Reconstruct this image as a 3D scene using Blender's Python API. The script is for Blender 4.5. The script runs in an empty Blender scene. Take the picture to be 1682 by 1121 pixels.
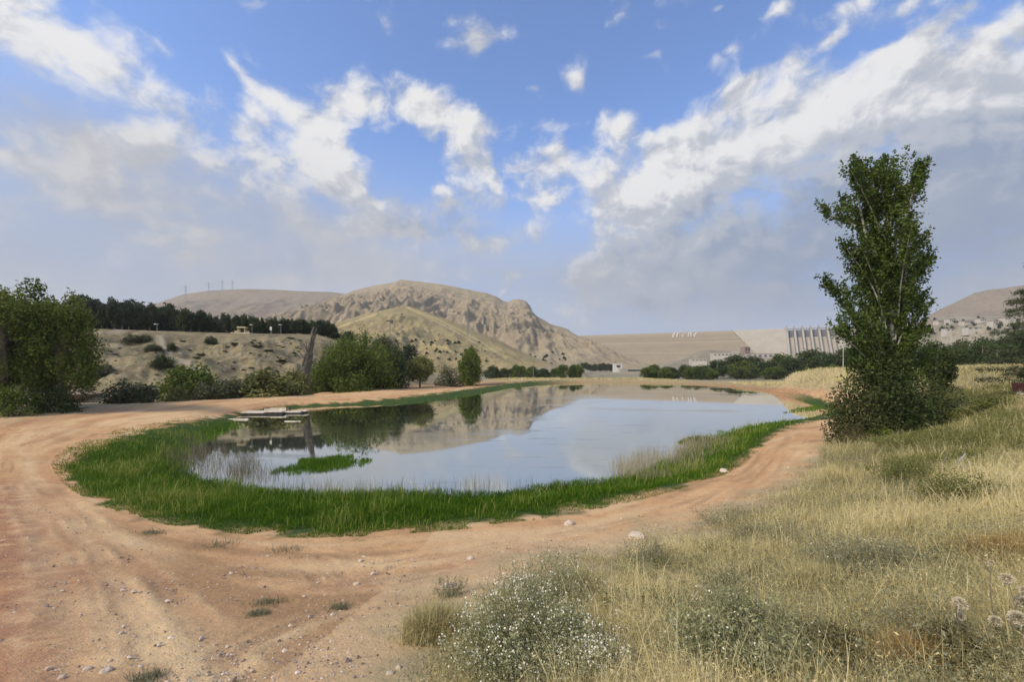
import bpy, math, random
import numpy as np
from mathutils import Vector, Matrix
R = math.radians
random.seed(7)
rng = np.random.default_rng(7)
SC = bpy.context.scene
COL = SC.collection

# ------------------------------------------------------------------ camera
W_, H_, F_, CX, HY, CZ = 1682.0, 1121.0, 700.0, 841.0, 600.0, 5.0
cam = bpy.data.cameras.new('camera')
cam.sensor_width = 36.0
cam.lens = F_ / W_ * 36.0
cam.shift_y = (HY - H_ / 2) / W_
cam.clip_start = 0.05
cam.clip_end = 30000
camo = bpy.data.objects.new('camera', cam)
COL.objects.link(camo)
camo.location = (0, 0, CZ)
camo.rotation_euler = (R(90), 0, 0)
SC.camera = camo

# ------------------------------------------------------------------ light and exposure
SUN_EL, SUN_AZ = R(42), R(-122)          # azimuth from +Y (view direction) towards +X
sun = bpy.data.lights.new('sun', 'SUN')
sun.energy = 2.4
sun.angle = R(9)
sun.color = (1.0, 0.87, 0.68)
suno = bpy.data.objects.new('sun', sun)
COL.objects.link(suno)
sd = Vector((math.sin(SUN_AZ) * math.cos(SUN_EL), math.cos(SUN_AZ) * math.cos(SUN_EL), math.sin(SUN_EL)))
suno.rotation_euler = sd.to_track_quat('Z', 'Y').to_euler()
suno.location = (-60, -20, 80)
SC.view_settings.view_transform = 'Standard'
SC.view_settings.look = 'None'
SC.view_settings.exposure = 0.55
SC.view_settings.gamma = 1.0
SC.render.engine = 'CYCLES'
SC.cycles.use_denoising = True
SC.cycles.max_bounces = 6
SC.cycles.diffuse_bounces = 3
SC.cycles.glossy_bounces = 3
SC.cycles.transmission_bounces = 3
SC.cycles.volume_bounces = 0
SC.cycles.transparent_max_bounces = 4

# ------------------------------------------------------------------ node helpers
class NT:
    def __init__(s, tree):
        s.t = tree
        s.n = tree.nodes
        s.l = tree.links
    def new(s, kind, **kw):
        n = s.n.new(kind)
        for k, v in kw.items():
            setattr(n, k, v)
        return n
    def put(s, sock, v):
        if v is None:
            return
        if isinstance(v, bpy.types.NodeSocket):
            s.l.new(v, sock)
        else:
            if sock.type == 'RGBA' and len(v) == 3:
                v = (*v, 1)
            sock.default_value = v
    def math(s, op, a, b=None, c=None, clamp=False):
        n = s.new('ShaderNodeMath', operation=op, use_clamp=clamp)
        s.put(n.inputs[0], a); s.put(n.inputs[1], b); s.put(n.inputs[2], c)
        return n.outputs[0]
    def vmath(s, op, a, b=None, out=0):
        n = s.new('ShaderNodeVectorMath', operation=op)
        s.put(n.inputs[0], a); s.put(n.inputs[1], b)
        return n.outputs[out]
    def noise(s, vec, scale, detail=4, rough=0.55, dist=0.0, color=False):
        n = s.new('ShaderNodeTexNoise')
        s.put(n.inputs['Vector'], vec)
        n.inputs['Scale'].default_value = scale
        n.inputs['Detail'].default_value = detail
        n.inputs['Roughness'].default_value = rough
        n.inputs['Distortion'].default_value = dist
        return n.outputs[1 if color else 0]
    def ss(s, x, lo, hi, a=0.0, b=1.0):
        n = s.new('ShaderNodeMapRange', interpolation_type='SMOOTHSTEP')
        s.put(n.inputs[0], x)
        n.inputs[1].default_value = lo; n.inputs[2].default_value = hi
        n.inputs[3].default_value = a; n.inputs[4].default_value = b
        return n.outputs[0]
    def mix(s, fac, a, b, blend='MIX'):
        n = s.new('ShaderNodeMix', data_type='RGBA', blend_type=blend)
        s.put(n.inputs[0], fac); s.put(n.inputs[6], a); s.put(n.inputs[7], b)
        return n.outputs[2]
    def attr(s, name, out=2):
        return s.new('ShaderNodeAttribute', attribute_name=name).outputs[out]
    def mapping(s, vec, loc=(0, 0, 0), rot=(0, 0, 0), scale=(1, 1, 1), kind='POINT'):
        n = s.new('ShaderNodeMapping', vector_type=kind)
        s.put(n.inputs[0], vec)
        n.inputs[1].default_value = loc; n.inputs[2].default_value = rot; n.inputs[3].default_value = scale
        return n.outputs[0]
    def bump(s, h, strength=0.3, dist=0.1):
        n = s.new('ShaderNodeBump')
        n.inputs['Strength'].default_value = strength
        n.inputs['Distance'].default_value = dist
        s.put(n.inputs['Height'], h)
        return n.outputs[0]

# ------------------------------------------------------------------ sky
def px_to_ang(px, py):
    a = math.atan2(px - CX, F_)
    return a, math.atan((HY - py) / F_ * math.cos(a))

world = bpy.data.worlds.new('World')
SC.world = world
world.use_nodes = True
w = NT(world.node_tree)
w.n.clear()
tc = w.new('ShaderNodeTexCoord').outputs['Generated']
sky = w.new('ShaderNodeTexSky', sky_type='NISHITA')
sky.sun_disc = False
sky.sun_elevation = SUN_EL
sky.sun_rotation = SUN_AZ
sky.altitude = 900
sky.air_density = 1.0
sky.dust_density = 0.6
sky.ozone_density = 2.0
sep = w.new('ShaderNodeSeparateXYZ')
w.l.new(tc, sep.inputs[0])
dx, dy, dz = sep.outputs
az = w.math('ARCTAN2', dx, dy)
el = w.math('ARCSINE', dz)
cmb = w.new('ShaderNodeCombineXYZ')
w.l.new(az, cmb.inputs[0]); w.l.new(el, cmb.inputs[1])
ang = cmb.outputs[0]
# cloud banks: centre, half-widths and tilt (as seen across the valley), cover, brightness
BANKS = [
    (40, 60, 170, 60, 30, .75, .45), (150, 110, 150, 50, 35, .85, .40), (215, 75, 70, 26, 45, .6, .45), (90, 190, 200, 40, 10, .7, -.35), (60, 270, 260, 60, 10, .72, .22), (130, 320, 240, 26, 14, .45, .35),
    (170, 300, 200, 70, 18, .55, .15), (300, 190, 50, 30, 40, .55, .30), (270, 80, 24, 18, 20, .5, .3),
    (428, 152, 34, 18, 28, .95, .50), (385, 108, 30, 12, 40, .6, .2), (468, 172, 30, 14, 30, .7, .4), (430, 195, 40, 12, 30, .7, .3), (400, 215, 34, 22, 30, .75, .25), (500, 225, 80, 40, 28, .85, .25), (545, 215, 40, 55, 0, .8, .25),
    (460, 285, 130, 60, 22, .95, .22), (520, 240, 90, 60, 20, .5, .1), (545, 300, 60, 26, 30, .6, .3), (370, 330, 120, 22, 15, .45, .1),
    (570, 165, 60, 44, 0, .85, .35), (620, 200, 60, 30, 0, .5, .2), (400, 250, 60, 40, 20, .5, .2), (330, 260, 60, 30, 20, .35, .15), (640, 250, 50, 40, 0, -.5, 0), (650, 90, 120, 40, 0, -.3, 0), (300, 60, 60, 50, 30, -.35, 0), (640, 165, 70, 36, 0, .85, .35), (720, 185, 50, 36, 20, .85, .32), (770, 215, 40, 36, 40, .75, .25), (840, 205, 55, 20, 0, .85, .45), (890, 200, 30, 12, 0, .6, .3), (760, 270, 60, 22, 10, .75, .2), (830, 275, 50, 24, 0, .8, .1),
    (600, 325, 50, 18, 0, .75, .30), (590, 290, 20, 14, 0, .6, .4), (700, 345, 120, 40, -4, .85, -.20), (790, 322, 46, 22, 0, .75, .50), (720, 312, 14, 8, 0, .6, .6), (720, 385, 150, 22, 0, .6, -.3), (610, 370, 90, 24, 0, .5, .0),
    (960, 275, 80, 44, 0, .95, .25), (1005, 205, 34, 26, 0, .8, .35), (925, 255, 40, 26, 0, .8, .35), (885, 330, 24, 22, 0, .7, .4), (920, 330, 30, 16, 0, .7, .4), (790, 408, 44, 11, -10, .85, .35),
    (1230, 215, 190, 58, -14, 1.3, .44), (1440, 160, 190, 60, -3, 1.3, .42), (1610, 175, 160, 70, 8, 1.15, .25), (1090, 280, 100, 55, -25, 1.1, .45), (1250, 275, 130, 30, -15, .5, .15),
    (1330, 345, 340, 100, -4, 1.1, -.42), (1580, 300, 220, 60, 0, .8, -.05), (1580, 400, 260, 120, 0, 1.0, -.45),
    (1040, 345, 110, 30, 0, .9, .20), (1060, 425, 120, 32, -5, .85, .30), (1180, 480, 260, 75, 0, .8, -.22), (1000, 490, 200, 40, 0, .5, .05),
    (620, 22, 46, 34, 20, .85, .25), (640, 55, 20, 20, 20, .5, .1), (815, 56, 50, 24, -12, .85, .25), (785, 80, 18, 26, 20, .6, .2), (945, 132, 20, 18, 30, .85, .25), (885, 162, 22, 12, 0, .85, .3), (880, 145, 14, 8, 0, .6, .2), (1000, 205, 30, 22, 0, .6, .2),
    (1185, 92, 40, 16, -10, .8, .2), (1230, 137, 50, 18, -20, .9, .25), (1300, 105, 24, 26, 30, .55, .1), (1370, 62, 26, 12, -20, .75, .25), (1490, 76, 60, 14, -18, .95, .35), (1440, 92, 26, 8, -20, .7, .2),
    (1620, 70, 50, 22, -25, .70, .30), (1400, 10, 60, 14, 0, .7, .2), (1280, 10, 26, 14, 0, .7, .2), (1178, 14, 12, 8, 0, .7, .2), (1120, 145, 18, 16, 40, .6, .1), (1075, 90, 16, 8, 0, .6, .1), (1490, 10, 24, 12, -20, .7, .2), (1678, 42, 14, 20, 0, .8, .3), (1595, 8, 20, 10, 0, .7, .2),
    (720, 455, 240, 26, 0, .55, .10), (300, 420, 300, 60, 0, .35, -.1),
]
acc = (-0.56, 0.0, 0.0)
for (px, py, rx, ry, rot, c_, b_) in BANKS:
    if rx <= 60 and c_ > 0 and py < 148: c_ += .14
    if 330 < px < 960 and 148 <= py < 360 and c_ > 0: c_ *= .93
    a0, e0 = px_to_ang(px, py)
    a1, _ = px_to_ang(px + rx, py); a2, _ = px_to_ang(px - rx, py)
    _, e1 = px_to_ang(px, py - ry); _, e2 = px_to_ang(px, py + ry)
    src = ang
    if not isinstance(acc, tuple):                       # keeps the node chain sequential (small shader stack)
        sn = w.new('ShaderNodeVectorMath', operation='MULTIPLY_ADD')
        w.l.new(acc, sn.inputs[0]); sn.inputs[1].default_value = (1e-9, 1e-9, 0); w.l.new(ang, sn.inputs[2])
        src = sn.outputs[0]
    m = w.mapping(src, (a0, e0, 0), (0, 0, R(-rot)), ((a1 - a2) / 2, (e1 - e2) / 2, 1), 'TEXTURE')
    q = w.vmath('DOT_PRODUCT', m, m, out=1)
    g = w.math('EXPONENT', w.math('MULTIPLY', q, -0.8))
    n_ = w.new('ShaderNodeVectorMath', operation='MULTIPLY_ADD')
    w.l.new(g, n_.inputs[0]); n_.inputs[1].default_value = (c_, b_, 0); w.put(n_.inputs[2], acc)
    acc = n_.outputs[0]
sp_ = w.new('ShaderNodeSeparateXYZ'); w.l.new(acc, sp_.inputs[0])
cov, bri = sp_.outputs[0], sp_.outputs[1]
# unseen bright cloud bank added behind the viewer as fill light
rear_fill = w.ss(dy, 0.15, -0.35)
cov = w.math('MULTIPLY_ADD', rear_fill, 0.75, cov)
bri = w.math('MULTIPLY_ADD', rear_fill, 0.35, bri)
pv = w.mapping(tc, scale=(1.0, 1.0, 1.25))
warp = w.noise(pv, 5.0, 4, 0.55, color=True)
pvw = w.vmath('ADD', pv, w.vmath('MULTIPLY', w.vmath('SUBTRACT', warp, (.5, .5, .5)), (.11, .11, .11)))
pvo = w.vmath('ADD', pvw, (-0.016, 0.0, 0.030))       # a step towards the light
n0 = w.noise(pvw, 11.0, 8, 0.58)
n1 = w.noise(pvo, 11.0, 4, 0.58)
n2 = w.noise(pv, 2.6, 3, 0.5)
D = w.math('MULTIPLY_ADD', w.math('SUBTRACT', n0, 0.5), 4.3, cov)
D = w.math('MULTIPLY_ADD', w.math('SUBTRACT', n2, 0.5), 0.5, D)
alpha = w.math('MULTIPLY', w.ss(D, -0.22, 1.05), 0.94)
lit = w.math('MULTIPLY', w.math('SUBTRACT', n0, n1), 2.3)
bri = w.math('MULTIPLY', bri, 0.75)
thick = w.ss(D, 0.35, 1.5)
shade = w.math('ADD', w.math('ADD', 0.52, lit), bri)
shade = w.math('MULTIPLY_ADD', thick, -0.10, shade)
shade = w.math('MINIMUM', w.math('MAXIMUM', shade, 0.0), 1.0)
rampn = w.new('ShaderNodeValToRGB')
cr = rampn.color_ramp
cr.interpolation = 'EASE'
cr.elements[0].position = 0.0; cr.elements[0].color = (2.05, 2.45, 3.25, 1)
cr.elements[1].position = 1.0; cr.elements[1].color = (6.1, 6.0, 5.85, 1)
e = cr.elements.new(0.45); e.color = (3.6, 3.75, 4.05, 1)
w.l.new(shade, rampn.inputs[0])
blue = w.mix(1.0, sky.outputs[0], (1.36, 1.46, 1.70, 1), 'MULTIPLY')
hz = w.ss(el, 0.50, 0.06)
blue = w.mix(w.math('MULTIPLY', hz, 0.88), blue, (2.85, 3.35, 4.5, 1))
skyc = w.mix(alpha, blue, rampn.outputs[0])
veil = 0.0
for (px, py, rx, ry, v_) in [(130, 420, 520, 170, 1.05), (460, 370, 240, 90, .5), (760, 450, 400, 60, .6), (1230, 470, 420, 110, .85), (1560, 400, 320, 150, .75), (60, 200, 160, 70, .45), (330, 280, 140, 80, .20)]:
    a0, e0 = px_to_ang(px, py); a1, _ = px_to_ang(px + rx, py); a2, _ = px_to_ang(px - rx, py); _, e1 = px_to_ang(px, py - ry); _, e2 = px_to_ang(px, py + ry)
    m = w.mapping(ang, (a0, e0, 0), (0, 0, 0), ((a1 - a2) / 2, (e1 - e2) / 2, 1), 'TEXTURE')
    veil = w.math('MULTIPLY_ADD', w.math('EXPONENT', w.math('MULTIPLY', w.vmath('DOT_PRODUCT', m, m, out=1), -1.0)), v_, veil)
veil = w.math('MULTIPLY', w.math('MINIMUM', veil, 1.0), w.ss(n2, 0.2, 0.7, 0.55, 0.95))
vcol = w.mix(w.ss(w.math('MULTIPLY_ADD', n2, 0.6, w.math('MULTIPLY', n0, 0.4)), 0.38, 0.62), w.mix(w.ss(az, 0.0, 0.55), (2.75, 2.92, 3.35, 1), (2.0, 2.42, 3.35, 1)), w.mix(w.ss(az, 0.0, 0.55), (3.6, 3.6, 3.7, 1), (2.7, 3.05, 3.65, 1)))
skyc = w.mix(w.math('MULTIPLY', veil, 0.95), skyc, vcol)
hz2 = w.ss(el, 0.16, 0.0)
skyc = w.mix(w.math('MULTIPLY', hz2, 0.55), skyc, (3.4, 3.6, 4.1, 1))
skyc = w.vmath('MULTIPLY', skyc, w.mix(rear_fill, (1.0, 1.0, 1.0, 1), (1.95, 1.72, 1.30, 1)))  # added warm boost of the rear sky, fills the sides facing the viewer
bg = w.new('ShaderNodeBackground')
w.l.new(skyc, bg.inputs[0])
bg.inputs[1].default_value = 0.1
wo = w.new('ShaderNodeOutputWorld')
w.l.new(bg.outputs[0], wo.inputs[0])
world.cycles.sampling_method = 'MANUAL'
world.cycles.sample_map_resolution = 512

# ------------------------------------------------------------------ tags, meshes
def tag(o, label=None, cat=None, group=None, kind=None):
    if label: o['label'] = label
    if cat: o['category'] = cat
    if group: o['group'] = group
    if kind: o['kind'] = kind
    return o

def empty(name, loc=(0, 0, 0), rz=0.0):
    o = bpy.data.objects.new(name, None)
    o.empty_display_size = 0.3
    o.location = loc
    o.rotation_euler = (0, 0, rz)
    COL.objects.link(o)
    return o

class MB:
    """collects geometry of one mesh"""
    def __init__(s):
        s.v, s.f, s.k, s.t, s.n = [], [], [], [], 0
    def add(s, v, f, tint=None):
        v = np.asarray(v, float).reshape(-1, 3)
        f = np.asarray(f, np.int64)
        if len(v) == 0: return s
        s.v.append(v); s.f.append((f + s.n).ravel()); s.k.append(np.full(len(f), f.shape[1], np.int64))
        s.t.append(np.broadcast_to(np.asarray(0.5 if tint is None else tint, float), (len(v),)).copy())
        s.n += len(v)
        return s
    def box(s, c, d, rz=0.0, tint=None, taper=1.0, M=None):
        x, y, z = d[0] / 2, d[1] / 2, d[2] / 2
        v = np.array([(-x, -y, -z), (x, -y, -z), (x, y, -z), (-x, y, -z), (-x * taper, -y * taper, z), (x * taper, -y * taper, z), (x * taper, y * taper, z), (-x * taper, y * taper, z)])
        if rz:
            ca, sa = math.cos(rz), math.sin(rz)
            v = np.c_[v[:, 0] * ca - v[:, 1] * sa, v[:, 0] * sa + v[:, 1] * ca, v[:, 2]]
        v = v + np.array(c)
        return s.add(v, [(0, 3, 2, 1), (4, 5, 6, 7), (0, 1, 5, 4), (1, 2, 6, 5), (2, 3, 7, 6), (3, 0, 4, 7)], tint)
    def tube(s, pts, rad, n=6, tint=None):
        pts = np.asarray(pts, float); rad = np.broadcast_to(np.asarray(rad, float), (len(pts),))
        tan = np.gradient(pts, axis=0)
        tan /= np.linalg.norm(tan, axis=1)[:, None] + 1e-9
        ref = np.where(np.abs(tan[:, 2:3]) < 0.9, np.array([[0, 0, 1.0]]), np.array([[1.0, 0, 0]]))
        u = np.cross(tan, ref); u /= np.linalg.norm(u, axis=1)[:, None] + 1e-9
        v = np.cross(tan, u)
        a = np.arange(n) / n * 2 * np.pi
        ring = pts[:, None, :] + rad[:, None, None] * (np.cos(a)[None, :, None] * u[:, None, :] + np.sin(a)[None, :, None] * v[:, None, :])
        m = len(pts)
        i, j = np.meshgrid(np.arange(m - 1), np.arange(n), indexing='ij')
        a0 = (i * n + j).ravel(); a1 = (i * n + (j + 1) % n).ravel()
        s.add(ring.reshape(-1, 3), np.c_[a0, a1, a1 + n, a0 + n], tint)
        b = ring[-1]; s.add(np.vstack([b, pts[-1:]]), [(k, (k + 1) % n, n) for k in range(n)], tint)
        b = ring[0]; s.add(np.vstack([b, pts[:1]]), [((k + 1) % n, k, n) for k in range(n)], tint)
        return s
    def leaves(s, c, size, tint=None, up=0.0, aspect=0.55, r=None):
        r = r or rng
        c = np.asarray(c, float); n = len(c)
        size = np.broadcast_to(np.asarray(size, float), (n,))[:, None]
        u = r.normal(size=(n, 3)); u[:, 2] += up; u /= np.linalg.norm(u, axis=1)[:, None]
        t = r.normal(size=(n, 3)); v = np.cross(u, t); v /= np.linalg.norm(v, axis=1)[:, None] + 1e-9
        w_ = np.cross(u, v) * size * 0.18
        p = np.stack([c - u * size, c + v * size * aspect + w_, c + u * size, c - v * size * aspect + w_], 1).reshape(-1, 3)
        f = np.arange(4 * n).reshape(n, 4)
        tt = None if tint is None else np.repeat(np.broadcast_to(tint, (n,)), 4)
        return s.add(p, f, tt)
    def blades(s, base, h, wd, lean, tint=None, r=None):
        """bent grass blades: base points, heights, widths, lean amount"""
        r = r or rng
        base = np.asarray(base, float); n = len(base)
        h = np.broadcast_to(np.asarray(h, float), (n,)); wd = np.broadcast_to(np.asarray(wd, float), (n,))
        a = r.uniform(0, 2 * np.pi, n); l = np.abs(r.normal(0, 1, n)) * lean
        d = np.c_[np.cos(a), np.sin(a), np.zeros(n)]
        b = r.uniform(0, 2 * np.pi, n)
        sd_ = np.c_[np.cos(b), np.sin(b), np.zeros(n)] * (wd / 2)[:, None]
        up = np.array([[0, 0, 1.0]])
        mid = base + up * (h * 0.55)[:, None] + d * (h * l * 0.3)[:, None]
        tip = base + up * (h * np.sqrt(np.maximum(0.15, 1 - l * l * 0.5)))[:, None] + d * (h * l)[:, None]
        p = np.stack([base - sd_, base + sd_, mid + sd_ * .8, mid - sd_ * .8, tip], 1).reshape(-1, 3)
        k = np.arange(n) * 5
        f = np.concatenate([np.c_[k, k + 1, k + 2], np.c_[k, k + 2, k + 3], np.c_[k + 3, k + 2, k + 4]])
        tt = None if tint is None else np.repeat(np.broadcast_to(tint, (n,)), 5)
        return s.add(p, f, tt)
    def mesh(s, name, mat=None, smooth=False):
        me = bpy.data.meshes.new(name)
        if s.n:
            v = np.concatenate(s.v); f = np.concatenate(s.f); k = np.concatenate(s.k); t = np.concatenate(s.t)
            me.vertices.add(len(v)); me.vertices.foreach_set('co', v.astype(np.float32).ravel())
            me.loops.add(len(f)); me.loops.foreach_set('vertex_index', f.astype(np.int32))
            me.polygons.add(len(k)); me.polygons.foreach_set('loop_start', np.r_[0, np.cumsum(k)[:-1]].astype(np.int32))
            a = me.attributes.new('tint', 'FLOAT', 'POINT'); a.data.foreach_set('value', t.astype(np.float32))
            me.polygons.foreach_set('use_smooth', np.full(len(k), smooth))
            me.update(calc_edges=True)
        if mat: me.materials.append(mat)
        return me
    def build(s, name, mat=None, parent=None, smooth=False, loc=None):
        o = bpy.data.objects.new(name, s.mesh(name, mat, smooth))
        COL.objects.link(o)
        if parent: o.parent = parent
        if loc is not None: o.location = loc
        return o

def copy_tree(o, parent=None):
    c = o.copy(); COL.objects.link(c); c.parent = parent
    for ch in [x for x in COL.objects if x.parent == o]:
        copy_tree(ch, c)
    return c

# ------------------------------------------------------------------ numpy noise
_perm = rng.permutation(1024)
_gx = np.cos(np.arange(1024) * 2.399963); _gy = np.sin(np.arange(1024) * 2.399963)
def perlin(x, y):
    x = np.asarray(x, float); y = np.asarray(y, float)
    xi = np.floor(x).astype(int); yi = np.floor(y).astype(int)
    xf = x - xi; yf = y - yi
    u = xf * xf * xf * (xf * (xf * 6 - 15) + 10); v = yf * yf * yf * (yf * (yf * 6 - 15) + 10)
    def g(ix, iy, fx, fy):
        h = _perm[(_perm[ix & 1023] + iy) & 1023]
        return _gx[h] * fx + _gy[h] * fy
    a = g(xi, yi, xf, yf); b = g(xi + 1, yi, xf - 1, yf); c = g(xi, yi + 1, xf, yf - 1); d = g(xi + 1, yi + 1, xf - 1, yf - 1)
    return ((a + (b - a) * u) * (1 - v) + (c + (d - c) * u) * v) * 1.5
def fbm(x, y, oct=5, gain=0.5, ridged=False):
    r = 0; a = 1.0; s = 0
    for i in range(oct):
        n = perlin(x * 2 ** i + 17.3 * i, y * 2 ** i - 9.1 * i)
        r = r + a * ((1 - 2 * np.abs(n)) if ridged else n); s += a; a *= gain
    return r / s
def sstep(x, a, b):
    t = np.clip((x - a) / (b - a), 0, 1)
    return t * t * (3 - 2 * t)
def poly_sd(px, py, poly):
    """signed distance to a polygon, negative inside"""
    px = np.asarray(px, float); py = np.asarray(py, float)
    d2 = np.full(px.shape, 1e18); ins = np.zeros(px.shape, bool)
    n = len(poly)
    for i in range(n):
        x0, y0 = poly[i]; x1, y1 = poly[(i + 1) % n]
        ex, ey = x1 - x0, y1 - y0
        t = np.clip(((px - x0) * ex + (py - y0) * ey) / (ex * ex + ey * ey + 1e-12), 0, 1)
        d2 = np.minimum(d2, (px - x0 - t * ex) ** 2 + (py - y0 - t * ey) ** 2)
        if y0 != y1:
            cond = ((y0 > py) != (y1 > py)) & (px < (x1 - x0) * (py - y0) / (y1 - y0) + x0)
            ins ^= cond
    d = np.sqrt(d2)
    return np.where(ins, -d, d)
def smooth_poly(pts, it=2):
    for _ in range(it):
        q = []
        for i in range(len(pts)):
            a, b = np.array(pts[i], float), np.array(pts[(i + 1) % len(pts)], float)
            q += [tuple(a * .75 + b * .25), tuple(a * .25 + b * .75)]
        pts = q
    return pts

# ------------------------------------------------------------------ site survey: points where sight lines meet known heights
def P(px, py, z):
    Y = (CZ - z) * F_ / (py - HY)
    return ((px - CX) / F_ * Y, Y, z)
def Q(px, py, Y):
    return ((px - CX) / F_ * Y, Y, CZ - (py - HY) / F_ * Y)

SHORE_PX = [(285, 760), (300, 738), (330, 722), (372, 708), (380, 694), (388, 684), (440, 676), (505, 669), (600, 666), (700, 662), (745, 655), (800, 646),
            (850, 636), (900, 630), (1000, 628), (1100, 630), (1180, 635), (1230, 641), (1290, 650), (1340, 666), (1368, 676), (1362, 688),
            (1310, 692), (1262, 696), (1215, 706), (1165, 722), (1130, 745), (1085, 775), (1010, 796), (930, 798), (880, 808), (800, 816),
            (700, 818), (600, 814), (520, 818), (450, 814), (400, 806), (350, 798), (305, 780)]
SHORE = smooth_poly([P(x, y, 0)[:2] for x, y in SHORE_PX])
RING_PX = [(84, 768), (92, 790), (130, 828), (172, 852), (240, 876), (330, 893), (430, 903), (560, 906), (680, 896), (800, 881), (900, 870), (965, 857),
           (1060, 835), (1150, 808), (1205, 784), (1240, 754), (1262, 727), (1298, 704), (1345, 693), (1400, 686), (1390, 668), (1330, 650), (1270, 637), (1180, 628), (1000, 624),
           (860, 627), (800, 636), (700, 649), (600, 659), (505, 664), (440, 669), (360, 683), (280, 695), (205, 709), (130, 735)]
RING_PX = smooth_poly(RING_PX)
DIRT_PX = [(-9000, 700), (0, 692), (60, 684), (200, 667), (330, 657), (450, 649), (600, 639), (700, 632), (800, 626), (860, 627), (1000, 627), (1180, 631), (1262, 638),
           (1370, 640), (1440, 655), (1430, 680), (1400, 695), (1350, 722), (1330, 760), (1262, 800), (1180, 842), (1080, 868), (1000, 890), (880, 920), (780, 946), (700, 975),
           (640, 1030), (610, 1090), (590, 1130), (500, 2500), (-9000, 2500)]
SURVEY = [P(*p) for p in [
    (85, 768, .7), (130, 825, .8), (240, 875, .85), (430, 902, .9), (680, 895, .9), (900, 870, .9), (1060, 835, .9), (1200, 785, .8), (1262, 725, .7), (1330, 697, .6),
    (1290, 640, .5), (1230, 634, .5), (1100, 625, .6), (900, 622, .6), (830, 630, .5), (700, 648, .5), (500, 664, .5), (360, 680, .55), (200, 708, .6),
    (60, 682, 1.0), (200, 668, .9), (330, 658, .9), (450, 650, .85), (600, 640, .8), (700, 633, .8), (800, 627, .8),
    (0, 760, 1.0), (0, 900, 1.5), (100, 1000, 1.9), (0, 1121, 2.4), (250, 1121, 2.4), (400, 1000, 1.8), (500, 1121, 2.5), (600, 950, 1.2), (700, 940, 1.2), (650, 1050, 2.1),
    (1000, 880, 1.05), (1150, 845, 1.05), (1280, 770, .95), (1340, 715, .9), (1390, 690, .9),
    (850, 950, 1.6), (850, 1050, 2.3), (880, 1121, 2.7), (1100, 930, 1.8), (1100, 1050, 2.7), (1200, 1121, 3.0), (1300, 900, 2.0), (1400, 1000, 2.9), (1500, 1121, 3.3),
    (1500, 900, 2.6), (1400, 800, 1.5), (1600, 850, 2.7), (1682, 1000, 3.35), (1682, 900, 3.2), (1682, 800, 3.0), (1600, 750, 2.1), (1682, 700, 2.9), (1600, 680, 2.2),
    (1682, 650, 3.7), (1600, 640, 3.0), (1455, 725, 1.05), (1540, 730, 1.3)]]
SURVEY += [(0, 0, 3.3), (-3, 0, 2.9), (0, -10, 3.3), (-10, -10, 2.6), (-30, -10, 1.6), (10, -10, 4.0), (10, 0, 4.0), (20, 5, 4.5), (35, 10, 4.6), (60, 20, 4.6), (0, -30, 3.3), (40, -30, 4.4), (-40, -30, 1.5),
           Q(1340, 606, 75), Q(1300, 612, 75), Q(1390, 606, 72), Q(1600, 606, 45), Q(1690, 603, 45), (85, 60, 4.4), (100, 90, 3.0), (80, 110, .5), (55, 100, .6), (45, 72, 1.0),
           (-60, 200, -1.5), (0, 200, -1.5), (60, 200, -1.5), (120, 200, -1.0), (0, 160, -1.0), (50, 165, -1.0), (-30, 150, -1.0), (0, 141, .7), (40, 140, .7), (-50, 48, .7), (-60, 40, .9), (-55, 62, -1.3), (-30, 78, -1.3), (-12, 100, -1.0), (-75, 20, 1.2), (-80, 45, 1.0)]
S_ = np.array(SURVEY)
def _tps_fit(p, lam=0.02):
    n = len(p)
    d = np.hypot(p[:, None, 0] - p[None, :, 0], p[:, None, 1] - p[None, :, 1])
    # distances are compressed so that nearby ground bends more than far ground
    K = -np.exp(-0) * d
    A = np.zeros((n + 3, n + 3)); A[:n, :n] = K + np.eye(n) * -lam * 2
    A[:n, n] = 1; A[:n, n + 1:] = p[:, :2]; A[n, :n] = 1; A[n + 1:, :n] = p[:, :2].T
    b = np.r_[p[:, 2], 0, 0, 0]
    return np.linalg.solve(A, b)
_wt = _tps_fit(S_)
def _tps(x, y):
    r = _wt[-3] + _wt[-2] * x + _wt[-1] * y
    for i in range(len(S_)):
        r = r - _wt[i] * np.sqrt((x - S_[i, 0]) ** 2 + (y - S_[i, 1]) ** 2 + 0.6)
    return r
def hill_s(x, y):
    return (x + 90) * -.346 + (y - 48) * .938
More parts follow.
